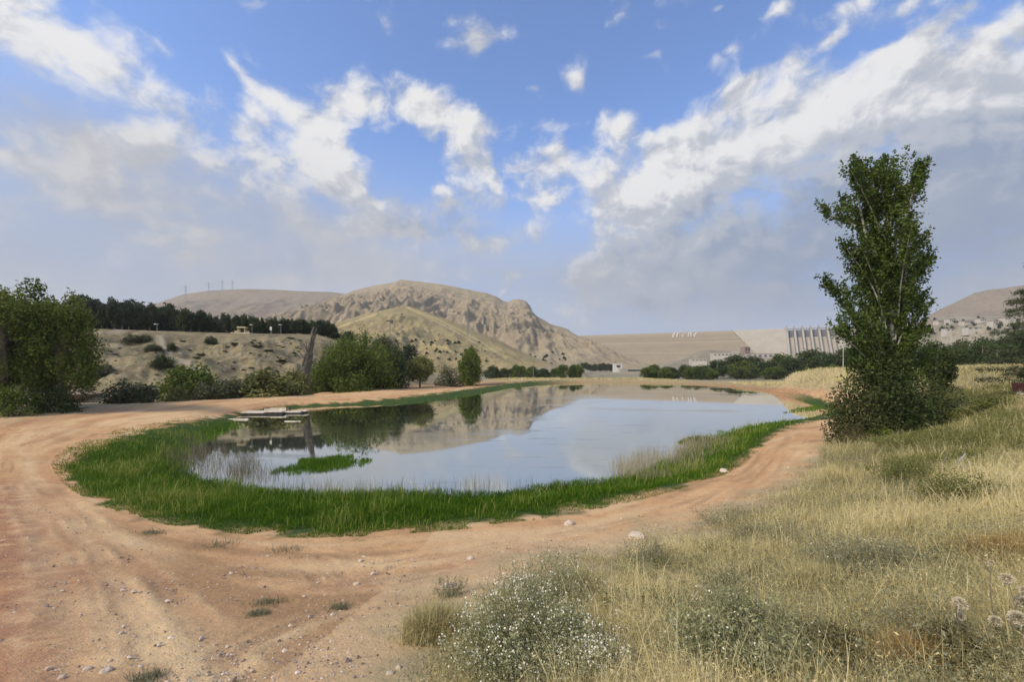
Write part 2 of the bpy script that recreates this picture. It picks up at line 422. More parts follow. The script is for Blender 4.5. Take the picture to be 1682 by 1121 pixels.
def ground_z(x, y, detail=True):
    x = np.asarray(x, float); y = np.asarray(y, float)
    near = sstep(np.hypot(x * 0.8, y), 230, 150)
    z = np.clip(_tps(x, y), -2.5, 6.5) * near + (1 - near) * (-1.5)
    s = hill_s(x, y)
    gul = fbm(x / 16, y / 16, 4)
    t0 = np.clip(s / 40, 0, 1)
    t = np.clip((s + gul * 9 * (1 - t0 ** 2)) / 40, 0, 1)
    prof = t
    hx = sstep(x + 0.18 * (y - 100), -18, -50)
    top = 12.6 + 0.012 * np.clip(s - 42, 0, 150) - 12 * sstep(s, 150, 420)
    hill = (top + 1.3) * prof * hx + (gul * 1.6 + fbm(x / 5, y / 5, 4) * .6 + 1.5 * fbm((x * .938 + y * .346) / 7 + .6 * gul, s / 26, 4, .55, True)) * np.clip(t * (1 - t) * 4, 0, 1) * hx
    z = z + hill
    sh = poly_sd(x, y, SHORE)
    near_sh = sh < 30
    if detail:
        z = z + fbm(x / 2.3, y / 2.3, 4) * 0.07 * sstep(np.hypot(x, y), 400, 60)
    zin = -0.02 - np.minimum(np.maximum(-sh, 0) * 0.12, 0.7)
    k = sstep(sh, 0.0, 3.5)
    zz = np.where(sh < 0, zin, (np.maximum(z, 0.1) * k + 0.02 * (1 - k)))
    return np.where(near_sh, np.where(sh < 12, zz, z), z)
def gz(x, y):
    return float(ground_z(np.array([x]), np.array([y]))[0])
def to_px(x, y, z):
    y_ = np.maximum(y, 0.4)
    return CX + x / y_ * F_, HY + (CZ - z) / y_ * F_

def sight(px, py, ymin=1.5, ymax=400):
    """where a sight line meets the ground"""
    Y = np.geomspace(ymin, ymax, 900)
    X = (px - CX) / F_ * Y; Z = CZ - (py - HY) / F_ * Y
    g = ground_z(X, Y)
    i = int(np.argmax(g >= Z)) if (g >= Z).any() else len(Y) - 1
    return float(X[i]), float(Y[i]), float(g[i])

# ------------------------------------------------------------------ materials
def new_mat(name):
    m = bpy.data.materials.new(name); m.use_nodes = True
    t = NT(m.node_tree); t.n.clear()
    out = t.new('ShaderNodeOutputMaterial')
    return m, t, out
def pbsdf(t, out, col, rough=0.9, spec=0.2, normal=None, metal=0.0):
    b = t.new('ShaderNodeBsdfPrincipled')
    t.put(b.inputs['Base Color'], col); t.put(b.inputs['Roughness'], rough)
    b.inputs['Specular IOR Level'].default_value = spec
    b.inputs['Metallic'].default_value = metal
    if normal is not None: t.l.new(normal, b.inputs['Normal'])
    t.l.new(b.outputs[0], out.inputs[0])
    return b
def mat_plain(name, c1, c2, scale=3.0, rough=0.85, spec=0.25, bump=0.3, bd=0.02, metal=0.0):
    m, t, out = new_mat(name)
    co = t.new('ShaderNodeTexCoord').outputs['Object']
    n = t.noise(co, scale, 6, 0.6)
    n2 = t.noise(co, scale * 7, 4, 0.6)
    f = t.math('MULTIPLY_ADD', n2, 0.4, t.math('MULTIPLY', n, 0.6))
    pbsdf(t, out, t.mix(t.ss(f, 0.35, 0.65), c1, c2), rough, spec, t.bump(f, bump, bd), metal)
    return m
def mat_leaf(name, dark, light, trans=0.25, rough=0.6, third=None):
    m, t, out = new_mat(name)
    a = t.attr('tint')
    col = t.mix(t.ss(a, 0.0, 1.0), dark, light)
    if third is not None:
        col = t.mix(t.ss(a, 0.86, 0.97), col, third)
    d = t.new('ShaderNodeBsdfPrincipled'); t.put(d.inputs['Base Color'], col)
    d.inputs['Roughness'].default_value = rough; d.inputs['Specular IOR Level'].default_value = 0.15
    tr = t.new('ShaderNodeBsdfTranslucent'); t.put(tr.inputs[0], col)
    mx = t.new('ShaderNodeMixShader'); mx.inputs[0].default_value = trans
    t.l.new(d.outputs[0], mx.inputs[1]); t.l.new(tr.outputs[0], mx.inputs[2]); t.l.new(mx.outputs[0], out.inputs[0])
    return m

def mat_ground():
    m, t, out = new_mat('ground_soil')
    pos = t.new('ShaderNodeNewGeometry').outputs['Position']
    s = t.new('ShaderNodeSeparateColor'); t.l.new(t.attr('mask', 0), s.inputs[0])
    road, green, dry = s.outputs[0], s.outputs[1], s.outputs[2]
    hill = t.attr('hillmask'); trk = t.attr('track'); red = t.attr('red')
    n1 = t.noise(pos, 0.35, 6, 0.6); n2 = t.noise(pos, 2.2, 6, 0.62); n3 = t.noise(pos, 14, 5, 0.65); n4 = t.noise(pos, 60, 3, 0.6)
    # bare earth
    e = t.mix(t.ss(n1, 0.35, 0.66), (.490, .275, .132), (.585, .362, .182))
    e = t.mix(t.math('MULTIPLY', t.ss(n2, 0.48, 0.68), 0.45), e, (.300, .182, .092))
    e = t.mix(t.math('MULTIPLY', t.ss(t.attr('streak'), 0.44, 0.18), 0.65), e, (.300, .172, .082))
    e = t.mix(t.math('MULTIPLY', t.ss(t.attr('streak'), 0.52, 0.82), 0.75), e, (.600, .420, .235))
    e = t.mix(t.math('MULTIPLY', red, t.ss(n2, 0.25, 0.6)), e, (.340, .165, .092))
    e = t.mix(t.math('MULTIPLY', t.attr('rut'), 0.70), e, (.30, .175, .100))
    e = t.mix(trk, e, (.64, .45, .245))
    e = t.mix(t.math('MULTIPLY', t.ss(n3, 0.52, 0.72), 0.35), e, (.60, .45, .28))
    e = t.mix(t.math('MULTIPLY', t.ss(n3, 0.46, 0.30), 0.4), e, (.19, .115, .085))
    v = t.new('ShaderNodeTexVoronoi'); t.l.new(pos, v.inputs['Vector']); v.inputs['Scale'].default_value = 26
    peb = t.math('MULTIPLY', t.ss(v.outputs['Distance'], 0.20, 0.10), t.ss(t.noise(pos, 1.1, 3), 0.5, 0.62))
    e = t.mix(t.math('MULTIPLY', peb, 0.7), e, (.60, .52, .45))
    # earth with straw
    dg = t.mix(t.ss(n2, 0.35, 0.65), (.42, .33, .18), (.32, .25, .14))
    dg = t.mix(t.ss(n3, 0.45, 0.7), dg, (.36, .29, .17))
    # damp green ground
    gg = t.mix(t.ss(n2, 0.35, 0.65), (.030, .060, .014), (.060, .085, .025))
    # stony hillside
    hs = t.mix(t.ss(t.noise(pos, 0.11, 7, 0.66), 0.40, 0.60), (.175, .140, .080), (.250, .206, .115))
    hs = t.mix(t.math('MULTIPLY', t.ss(t.noise(pos, 0.32, 8, 0.78), 0.47, 0.58), 0.85), hs, (.115, .094, .060))
    hs = t.mix(t.math('MULTIPLY', t.ss(t.noise(pos, 0.9, 7, 0.78), 0.53, 0.62), 0.75), hs, (.290, .250, .195))
    hs = t.mix(t.math('MULTIPLY', t.ss(t.noise(pos, 1.9, 6, 0.78), 0.54, 0.62), 0.8), hs, (.078, .072, .040))
    hs = t.mix(t.attr('path'), hs, (.27, .235, .18))
    far = t.mix(t.ss(t.noise(pos, 0.02, 6, 0.6), 0.4, 0.62), (.26, .22, .15), (.20, .185, .12))
    c = t.mix(hill, far, hs)
    c = t.mix(dry, c, dg)
    c = t.mix(road, c, e)
    c = t.mix(green, c, gg)
    h = t.math('ADD', t.math('MULTIPLY', n3, 0.6), t.math('MULTIPLY', n4, 0.25))
    h = t.math('ADD', h, t.math('MULTIPLY', peb, 0.25))
    h = t.math('ADD', h, n2)
    pbsdf(t, out, c, 0.95, 0.12, t.bump(h, 0.8, 0.05))
    return m
M = {}
M['ground'] = mat_ground()

# ------------------------------------------------------------------ ground: one sheet to the horizon
def track_lines():
    L = []
    def line(pts, wd): L.append(([P_ for P_ in pts], wd))
    return L
def build_ground():
    a = np.concatenate([np.linspace(-180, -80, 40, endpoint=False), np.linspace(-80, -58, 60, endpoint=False), np.linspace(-58, 58, 620), np.linspace(58, 80, 60)[1:], np.linspace(80, 180, 40)[1:-1]])
    a = np.radians(a)
    r = np.concatenate([np.linspace(0.25, 3.2, 22, endpoint=False), np.geomspace(3.2, 14, 190, endpoint=False), np.geomspace(14, 170, 330, endpoint=False), np.geomspace(170, 3200, 70)])
    A, Rr = np.meshgrid(a, r, indexing='xy')
    OY = -2.0
    x = Rr * np.sin(A); y = OY + Rr * np.cos(A)
    z = ground_z(x, y)
    px, py = to_px(x, y, z)
    # masks
    ok = y > 0.6
    nz = fbm(x / 1.3, y / 1.3, 4)
    psc = np.maximum(F_ / np.maximum(y, 1), 3.0)            # pixels in a metre
    ring = poly_sd(px, py, RING_PX)
    shore = poly_sd(x, y, SHORE)
    green = np.where(ok, sstep(ring / np.clip(psc * 0.30, .5, 30) + 1.5 * np.clip((psc - 12) / 25, -.3, 1) + nz * 1.9, 0.6, -0.6), 0) * sstep(shore, -2.5, -0.5)
    green = green * (1 - .85 * sstep(px, 870, 960) * sstep(y, 55, 75))
    dirt = poly_sd(px, py, smooth_poly(DIRT_PX, 1))
    road = np.where(ok, sstep(dirt / np.clip(psc * 0.5, 2, 60) + nz * 1.5, 1.0, -1.0), np.where(x < -1.0 + 0.3 * nz, 1.0, 0.0))
    road = np.where((np.hypot(x, y) > 190), 0, road)
    s = hill_s(x, y)
    hillm = sstep(s, -14, -4) * sstep(np.hypot(x, y), 600, 300) * sstep(x + 0.18 * (y - 100), 5, -30)
    dry = (1 - sstep(np.hypot(x, y), 110, 170)) * (1 - hillm)
    # wheel tracks follow the edge of the wet grass, and a second pair leaves towards the lower left
    dw = np.where(ok, ring / np.maximum(psc, 3), 99)
    trk = 0
    for d0, wd in ((1.15, .30), (2.75, .30), (4.6, .45)):
        trk = np.maximum(trk, np.exp(-((dw - d0 - 0.25 * fbm(x / 5, y / 5, 2)) / wd) ** 2))
    def polyl(pts, wd, berm=False):
        q = [sight(*p_)[:2] for p_ in pts]
        d = np.full(x.shape, 1e9)
        for i in range(len(q) - 1):
            (x0, y0), (x1, y1) = q[i], q[i + 1]
            ex, ey = x1 - x0, y1 - y0
            tt = np.clip(((x - x0) * ex + (y - y0) * ey) / (ex * ex + ey * ey), 0, 1)
            d = np.minimum(d, np.hypot(x - x0 - tt * ex, y - y0 - tt * ey))
        dd = d + 0.06 * fbm(x / .8, y / .8, 2) + .03 * fbm(x / .22, y / .22, 2)
        if berm:
            return np.exp(-(dd / wd) ** 4), np.exp(-((dd - 1.75 * wd) / (.55 * wd)) ** 2)
        return np.exp(-(dd / wd) ** 2)
    ruts = np.zeros_like(x); berms = np.zeros_like(x)
    for pts, wd in (([(60, 790), (120, 850), (190, 950), (240, 1050), (256, 1118)], .13), ([(92, 800), (170, 872), (265, 960), (345, 1050), (385, 1118)], .13), ([(20, 800), (60, 870), (100, 980), (110, 1118)], .14),
                    ([(465, 903), (498, 930), (535, 968), (560, 1000)], .09), ([(500, 900), (540, 925), (575, 955)], .09), ([(250, 1100), (330, 1072), (430, 1030), (560, 968), (650, 930), (800, 902), (980, 872), (1130, 838), (1240, 775), (1300, 718)], .08), ([(330, 1115), (420, 1055), (560, 992), (680, 952), (830, 922), (1010, 888), (1170, 845), (1275, 778), (1325, 722)], .09),
                    ([(500, 908), (620, 925), (760, 905), (900, 880), (1060, 848), (1180, 808), (1250, 752), (1310, 706)], .12), ([(30, 735), (120, 705), (260, 685), (440, 662), (640, 645), (800, 631)], .22), ([(30, 712), (130, 693), (280, 675), (450, 655), (640, 640), (790, 629)], .22)):
        a_, b_ = polyl(pts, wd, True)
        ruts = np.maximum(ruts, a_); berms = np.maximum(berms, b_)
    berms = berms * (1 - ruts)
    band = np.maximum(polyl([(30, 735), (60, 790), (105, 840), (150, 905), (215, 980), (270, 1050), (330, 1121)], .20), np.maximum(polyl([(95, 800), (200, 885), (330, 930), (480, 935), (640, 925)], .35), polyl([(640, 985), (560, 1010), (470, 1050), (380, 1110)], .10))) * np.clip(.5 + 1.2 * fbm(x / 2.2, y / 2.2, 4), 0, 1)
    brk = np.clip(.35 + 1.3 * fbm(x / 1.7 + 9, y / 1.7, 3), 0, 1)
    trk = np.clip(trk * 0.55 * (0.55 + 0.9 * fbm(x / 3, y / 3, 3)) + .50 * berms * brk + .15 * ruts * brk + .85 * band, 0, 1) * sstep(np.hypot(x, y), 150, 60)
    rutc = ruts * brk
    arc = np.arctan2(x + 2.0, y - 38.0) * 30
    streak = np.clip(.5 + .9 * fbm(dw * 1.15 + .5 * fbm(x / 6, y / 6, 2), arc * .07, 4, .6) + .35 * fbm(dw * 4.5, arc * .16, 2), 0, 1) * sstep(np.hypot(x, y), 140, 60)
    lit_side = polyl([(0, 760), (40, 840), (90, 930), (160, 1010), (190, 1115)], .55)
    red = np.clip(0.9 * polyl([(0, 800), (30, 880), (60, 1000), (60, 1115)], 1.2) + 0.8 * polyl([(0, 700), (70, 690), (200, 672)], 1.6) + 0.5 * polyl([(560, 960), (700, 945), (860, 905)], .5) + 0.4 * polyl([(250, 1080), (262, 1118)], .22), 0, 1)
    redfar = np.where(ok, np.exp(-((px - 1290) / 110) ** 2 - ((py - 640) / 9) ** 2), 0)
    red = np.clip(red + 0.9 * redfar, 0, 1)
    path = np.maximum(polyl([(262, 552), (275, 575), (300, 596), (330, 612)], .5), polyl([(190, 547), (400, 545), (560, 560)], .9) * 0.8)
    near_d = sstep(np.hypot(x, y), 60, 15)
    z = z + (-0.022 * ruts * brk + 0.010 * berms * brk + near_d * (.016 * fbm(x / .45, y / .45, 4) + .008 * fbm(x / .12, y / .12, 3))) * road
    mb = MB()
    nr, na = x.shape
    i, j = np.meshgrid(np.arange(nr - 1), np.arange(na), indexing='ij')
    j2 = (j + 1) % na
    f = np.stack([i * na + j, i * na + j2, (i + 1) * na + j2, (i + 1) * na + j], -1).reshape(-1, 4)
    v = np.stack([x, y, z], -1).reshape(-1, 3)
    c = v[:na].mean(0); v = np.vstack([v, c])
    mb.add(v, f[:, ::-1])
    k = np.arange(na)
    mb.f.append(np.stack([(k + 1) % na, k, np.full(na, len(v) - 1)], -1)[:, ::-1].ravel()); mb.k.append(np.full(na, 3))
    o = mb.build('ground', M['ground'], smooth=True)
    me = o.data
    def put(name, arr):
        at = me.attributes.new(name, 'FLOAT', 'POINT'); at.data.foreach_set('value', np.r_[arr.ravel(), arr.ravel()[0]].astype(np.float32))
    rgba = np.ones((nr * na + 1, 4), np.float32)
    for q, arr in enumerate((road, green, dry)):
        rgba[:-1, q] = arr.ravel()
    rgba[-1, :3] = (0, 0, 1)
    at = me.attributes.new('mask', 'FLOAT_COLOR', 'POINT'); at.data.foreach_set('color', rgba.ravel())
    put('hillmask', hillm); put('track', trk); put('red', red); put('path', path); put('rut', rutc); put('streak', streak)
    tag(o, kind='structure')
    return o
build_ground()

# ------------------------------------------------------------------ pond water
def build_water():
    m, t, out = new_mat('pond_water')
    pos = t.new('ShaderNodeNewGeometry').outputs['Position']
    big = t.noise(t.mapping(pos, scale=(.05, .12, 1)), 1.0, 4, 0.6)
    patch = t.ss(big, 0.50, 0.66)
    r1 = t.noise(t.mapping(pos, scale=(.8, 2.6, 1)), 1.4, 5, 0.65)
    r2 = t.noise(pos, 9.0, 3, 0.6)
    h = t.math('ADD', t.math('MULTIPLY', r1, 1.0), t.math('MULTIPLY', r2, 0.15))
    bn = t.new('ShaderNodeBump'); bn.inputs['Distance'].default_value = 0.02
    t.l.new(t.math('MULTIPLY_ADD', patch, 0.45, 0.02), bn.inputs['Strength']); t.l.new(h, bn.inputs['Height'])
    body = t.new('ShaderNodeBsdfDiffuse'); body.inputs[0].default_value = (.105, .115, .085, 1)
    gl = t.new('ShaderNodeBsdfGlossy'); gl.inputs[0].default_value = (.95, .96, .93, 1); gl.inputs['Roughness'].default_value = 0.02
    t.l.new(bn.outputs[0], gl.inputs['Normal'])
    fr = t.new('ShaderNodeFresnel'); fr.inputs[0].default_value = 2.1
    t.l.new(bn.outputs[0], fr.inputs['Normal'])
    fac = t.ss(fr.outputs[0], 0.10, 0.62, 0.52, 0.97)
    weed = t.math('MULTIPLY', t.ss(t.noise(t.mapping(pos, scale=(.22, .75, 1)), 1.0, 7, 0.68), 0.55, 0.66), t.ss(t.noise(t.mapping(pos, scale=(.03, .05, 1)), 1.0, 3, 0.5), 0.40, 0.58))
    fac = t.math('MULTIPLY', fac, t.math('MULTIPLY_ADD', weed, -0.22, 1.0))
    mx = t.new('ShaderNodeMixShader'); t.l.new(fac, mx.inputs[0]); t.l.new(body.outputs[0], mx.inputs[1]); t.l.new(gl.outputs[0], mx.inputs[2])
    t.l.new(mx.outputs[0], out.inputs[0])
    mb = MB()
    s = np.array(SHORE); c = s.mean(0)
    s = c + (s - c) * 1.03
    v = np.c_[s, np.zeros(len(s))]
    mb.add(np.vstack([v, [[c[0], c[1], 0]]]), [(k, (k + 1) % len(s), len(s)) for k in range(len(s))])
    o = mb.build('pond_water', m)
    if o.data.polygons[0].normal.z < 0:
        o.data.flip_normals()
    tag(o, kind='structure')
build_water()

# ------------------------------------------------------------------ hills
def mat_hill(name, c1, c2, c3, sc=0.02, rock=0.6):
    m, t, out = new_mat(name)
    pos = t.new('ShaderNodeNewGeometry').outputs['Position']
    nor = t.new('ShaderNodeNewGeometry').outputs['True Normal']
    n1 = t.noise(pos, sc, 7, 0.62); n2 = t.noise(t.mapping(pos, scale=(1, .5, .5)), sc * 4.5, 7, 0.68); n3 = t.noise(pos, sc * 16, 5, 0.7)
    c = t.mix(t.ss(n1, 0.38, 0.62), c1, c2)
    c = t.mix(t.math('MULTIPLY', t.ss(n2, 0.50, 0.66), rock), c, c3)
    c = t.mix(t.math('MULTIPLY', t.ss(n3, 0.56, 0.68), 0.35), c, tuple(v * 1.5 for v in c2))
    c = t.mix(t.math('MULTIPLY', t.ss(n3, 0.45, 0.34), 0.6), c, tuple(v * .5 for v in c3))
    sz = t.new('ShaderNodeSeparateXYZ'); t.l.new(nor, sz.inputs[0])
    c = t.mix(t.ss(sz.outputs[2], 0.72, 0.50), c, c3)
    c = t.mix(t.attr('track'), c, tuple(v * 1.35 for v in c2))
    h = t.math('ADD', t.math('MULTIPLY', n2, 1.0), t.math('MULTIPLY', n3, 0.4))
    pbsdf(t, out, c, 0.97, 0.08, t.bump(h, 0.5, 0.25 / sc * 0.22))
    return m
def ridge_hill(name, prof, Y0, wf, wb, mat, nx=260, ny=150, spur=0.35, lam=90, rough=0.03, power=1.25, base=-4.0, shift=0.0, tracks=()):
    prof = np.array(prof, float)
    X = (prof[:, 0] - CX) / F_ * Y0; Z = CZ - (prof[:, 1] - HY) / F_ * Y0
    xs = np.linspace(X[0], X[-1], nx)
    ys = np.concatenate([np.linspace(Y0 - wf, Y0, int(ny * .75), endpoint=False), np.linspace(Y0, Y0 + wb, int(ny * .25))])
    gx, gy = np.meshgrid(xs, ys, indexing='xy')
    t = np.where(gy < Y0, (Y0 - gy) / wf, (gy - Y0) / wb)
    sp = fbm(gx / lam + 3, gy / (lam * 2.6) + 5 * fbm(gx / lam / 2, gy / lam / 2, 2) * 0.25, 5, 0.55, ridged=True)
    sp2 = fbm(gx / lam * 3.1, gy / lam * 1.4, 4, 0.55, ridged=True)
    env = np.clip(t * 4, 0, 1)
    t2 = np.clip(t * (1 - spur * (sp + 0.35 * sp2) * env * np.clip((1 - t) * 2.5, 0, 1)), 0, 1)
    # towards the foot the face follows the line of sight fan, so that the flank keeps its outline
    xr = gx + shift * (Y0 - gy)
    Hh = np.interp(xr, X, Z)
    z = base + (Hh - base) * (1 - t2) ** power
    z = z + fbm(gx / (lam * .25), gy / (lam * .25), 5, 0.6) * rough * (Hh - base) * np.clip(t * 8, 0.12, 1) * np.clip((1 - t) * 3, 0, 1)
    mb = MB()
    n_y, n_x = gx.shape
    i, j = np.meshgrid(np.arange(n_y - 1), np.arange(n_x - 1), indexing='ij')
    k = (i * n_x + j).ravel()
    mb.add(np.stack([gx, gy, z], -1).reshape(-1, 3), np.c_[k, k + 1, k + n_x + 1, k + n_x])
    o = mb.build(name, mat, smooth=True)
    tr = np.zeros_like(z)
    ppx, ppy = to_px(gx, gy, z)
    for pts, wd in tracks:
        d = np.full(z.shape, 1e9)
        for a in range(len(pts) - 1):
            (x0, y0), (x1, y1) = pts[a], pts[a + 1]
            ex, ey = x1 - x0, y1 - y0
            tt = np.clip(((ppx - x0) * ex + (ppy - y0) * ey) / (ex * ex + ey * ey), 0, 1)
            d = np.minimum(d, np.hypot(ppx - x0 - tt * ex, ppy - y0 - tt * ey))
        tr = np.maximum(tr, np.exp(-(d / wd) ** 2))
    at = o.data.attributes.new('track', 'FLOAT', 'POINT'); at.data.foreach_set('value', tr.ravel().astype(np.float32))
    tag(o, kind='structure')
    def zat(px, py):
        """depth at which the sight line meets this hill"""
        Y = np.linspace(Y0 - wf, Y0 + 1, 500)
        xx = (px - CX) / F_ * Y; zz = CZ - (py - HY) / F_ * Y
        ix = np.clip(np.searchsorted(xs, xx), 1, n_x - 1); iy = np.clip(np.searchsorted(ys, Y), 1, n_y - 1)
        g = z[iy, ix]
        w_ = np.nonzero(g >= zz)[0]
        q = w_[0] if len(w_) else len(Y) - 1
        return float(xx[q]), float(Y[q]), float(g[q])
    return o, zat

M['mountain'] = mat_hill('mountain_rock', (.285, .228, .148), (.325, .262, .168), (.215, .174, .120), 0.012, 0.7)
M['golden'] = mat_hill('golden_slope', (.250, .200, .100), (.305, .245, .122), (.190, .158, .098), 0.014, 0.7)
M['farhill'] = mat_hill('far_slope', (.220, .176, .125), (.245, .195, .138), (.175, .142, .104), 0.008, 0.5)
_, Z_far = ridge_hill('hills', [(60, 560), (150, 530), (225, 508), (262, 497), (300, 484), (340, 478), (400, 475), (450, 476), (500, 479), (545, 480), (600, 488), (660, 500), (760, 540)], 1500, 600, 300, M['farhill'], 220, 120, .3, 200, .015)
_, Z_mtn = ridge_hill('mountain', [(380, 575), (440, 540), (490, 510), (540, 494), (580, 478), (620, 468), (648, 464), (657, 459.5), (672, 461), (690, 463), (730, 468), (770, 476), (800, 482), (815, 487), (826, 494), (834, 497),
             (842, 492.5), (853, 491.5), (864, 495), (871, 503), (876, 515), (884, 521), (892, 525), (903, 532), (912, 535), (925, 538), (934, 542), (945, 551), (960, 566), (985, 592), (1010, 606)], 1000, 520, 400, M['mountain'], 420, 240, .31, 80, .030, tracks=())
_, Z_gold = ridge_hill('foothill', [(420, 600), (470, 575), (520, 545), (560, 528), (600, 516), (640, 507), (662, 503.5), (676, 504), (700, 512), (740, 527), (780, 544), (820, 560), (850, 575), (885, 590), (930, 606)], 520, 230, 200, M['golden'], 320, 180, .30, 60, .02,
             tracks=(([(668, 505), (720, 525), (780, 556), (830, 588)], 1.6), ([(668, 506), (700, 520), (740, 540), (800, 575)], 1.0), ([(640, 545), (665, 565), (690, 575)], 1.6), ([(500, 562), (560, 536), (620, 516)], 1.4), ([(680, 560), (730, 572), (770, 590)], 1.2)))
_, Z_right = ridge_hill('hill', [(1440, 575), (1490, 545), (1525, 519), (1545, 508), (1565, 499), (1600, 482), (1620, 477), (1645, 474), (1700, 466), (1780, 455), (1900, 460), (2100, 500), (2300, 580)], 1100, 420, 300, M['farhill'], 200, 120, .3, 140, .015)

# ------------------------------------------------------------------ shared materials
M['concrete'] = mat_plain('dam_concrete', (.32, .285, .230), (.385, .345, .28), 0.05, 0.9, 0.15, 0.2, 0.4)
M['pier'] = mat_plain('pier_concrete', (.36, .33, .28), (.30, .27, .23), 0.08, 0.9, 0.15, 0.2, 0.3)
M['gate'] = mat_plain('gate_steel', (.14, .145, .16), (.19, .195, .21), 0.2, 0.6, 0.3)
M['white'] = mat_plain('white_paint', (.60, .58, .54), (.48, .46, .43), 1.0, 0.7, 0.3)
M['plaster'] = mat_plain('pale_plaster', (.50, .46, .40), (.42, .39, .34), 0.3, 0.9, 0.15)
M['roof'] = mat_plain('dark_roof', (.10, .09, .085), (.16, .14, .13), 0.4, 0.8, 0.2)
M['glass'] = mat_plain('window_glass', (.04, .045, .05), (.06, .065, .07), 1.0, 0.2, 0.5, 0.0)
M['steel'] = mat_plain('grey_steel', (.16, .16, .165), (.22, .22, .225), 2.0, 0.5, 0.4)
M['bark'] = mat_plain('grey_bark', (.14, .115, .09), (.26, .225, .19), 4.0, 0.95, 0.1, 0.8, 0.05)
M['palebark'] = mat_plain('pale_poplar_bark', (.30, .28, .24), (.44, .42, .37), 5.0, 0.9, 0.1, 0.6, 0.03)
M['deadwood'] = mat_plain('dead_wood', (.085, .072, .060), (.165, .145, .122), 1.5, 0.95, 0.1, 1.0, 0.15)
M['wood'] = mat_plain('weathered_plank', (.70, .62, .50), (.48, .41, .33), 3.0, 0.9, 0.15, 0.5, 0.03)
M['blackwood'] = mat_plain('wet_dark_wood', (.02, .018, .016), (.04, .035, .03), 3.0, 0.7, 0.3)
M['ochre'] = mat_plain('ochre_wood', (.40, .33, .19), (.33, .27, .15), 2.0, 0.8, 0.2)
M['rock'] = mat_plain('pale_stone', (.48, .38, .28), (.62, .52, .41), 5.0, 0.9, 0.15, 0.6, 0.02)
M['rockdark'] = mat_plain('brown_stone', (.20, .14, .11), (.30, .23, .18), 6.0, 0.9, 0.15, 0.6, 0.02)
M['redpaint'] = mat_plain('faded_red_paint', (.075, .022, .018), (.05, .02, .016), 2.0, 0.5, 0.4)
M['rubber'] = mat_plain('black_rubber', (.018, .018, .018), (.03, .03, .03), 4.0, 0.85, 0.2)
M['poplar'] = mat_leaf('poplar_leaf', (.032, .056, .012), (.130, .175, .038), .32)
M['dark'] = mat_leaf('dark_leaf', (.028, .046, .015), (.085, .112, .036), .25)
M['forest'] = mat_leaf('forest_leaf', (.017, .030, .014), (.058, .078, .036), .18)
M['bush'] = mat_leaf('bush_leaf', (.044, .072, .011), (.165, .205, .040), .30)
M['olive'] = mat_leaf('olive_leaf', (.075, .088, .024), (.215, .215, .070), .25)
M['lime'] = mat_leaf('lime_leaf', (.080, .120, .018), (.220, .260, .050), .3)
M['sage'] = mat_leaf('sage_leaf', (.130, .130, .070), (.310, .300, .185), .2)
M['brownleaf'] = mat_leaf('brownish_leaf', (.070, .062, .026), (.185, .155, .068), .2)
M['thicket'] = mat_leaf('thicket_leaf', (.026, .036, .012), (.100, .110, .036), .22)
M['pine'] = mat_leaf('pine_needles', (.034, .050, .024), (.105, .125, .062), .15)
M['scrub'] = mat_leaf('scrub_leaf', (.050, .058, .028), (.125, .130, .065), .15)

# ------------------------------------------------------------------ plants: crowns and trees
def crown(mb, c, rad, n, leaf, clumps=40, shell=0.5, dome=False, r=None, up=0.0, clump_r=0.30, taper=0.0):
    r = r or rng
    rad = np.array(rad, float)
    d = r.normal(size=(clumps, 3)); d /= np.linalg.norm(d, axis=1)[:, None]
    if dome: d[:, 2] = np.abs(d[:, 2]) * 1.15 - 0.12
    rr = r.uniform(shell ** 3, 1, clumps) ** (1 / 3)
    cc = d * rr[:, None] * (1 - clump_r * 0.6)
    if taper:
        k = 1 - taper * np.clip((cc[:, 2] + 1) / 2, 0, 1)
        cc[:, 0] *= k; cc[:, 1] *= k
    cr_ = r.uniform(0.6, 1.25, clumps) * clump_r
    ct = r.uniform(0, 1, clumps)
    k = r.choice(clumps, n, p=cr_ ** 2 / (cr_ ** 2).sum())
    q = r.normal(size=(n, 3)); q /= np.linalg.norm(q, axis=1)[:, None]
    q *= (r.uniform(0.15, 1, n) ** 0.5 * r.lognormal(0, .12, n))[:, None]
    p = cc[k] + q * cr_[k][:, None]
    p = p * rad + np.array(c)
    ti = np.clip(0.45 * ct[k] + 0.55 * r.uniform(0, 1, n) + 0.12 * (q[:, 2]), 0, 1)
    mb.leaves(p, leaf * r.uniform(0.6, 1.3, n), ti, up=up, r=r)
    return cc * rad + np.array(c)

def limb_tubes(mb, base, tips, r0, n=5, r=None, sag=0.15):
    r = r or rng
    for tp in tips:
        tp = np.array(tp); b = np.array(base)
        t = np.linspace(0, 1, 5)[:, None]
        pts = b + (tp - b) * t
        pts[:, 2] += np.sin(t[:, 0] * np.pi) * sag * np.linalg.norm(tp - b)
        pts[1:-1] += r.normal(size=(3, 3)) * 0.03 * np.linalg.norm(tp - b)
        mb.tube(pts, r0 * (1 - 0.85 * t[:, 0]), n)

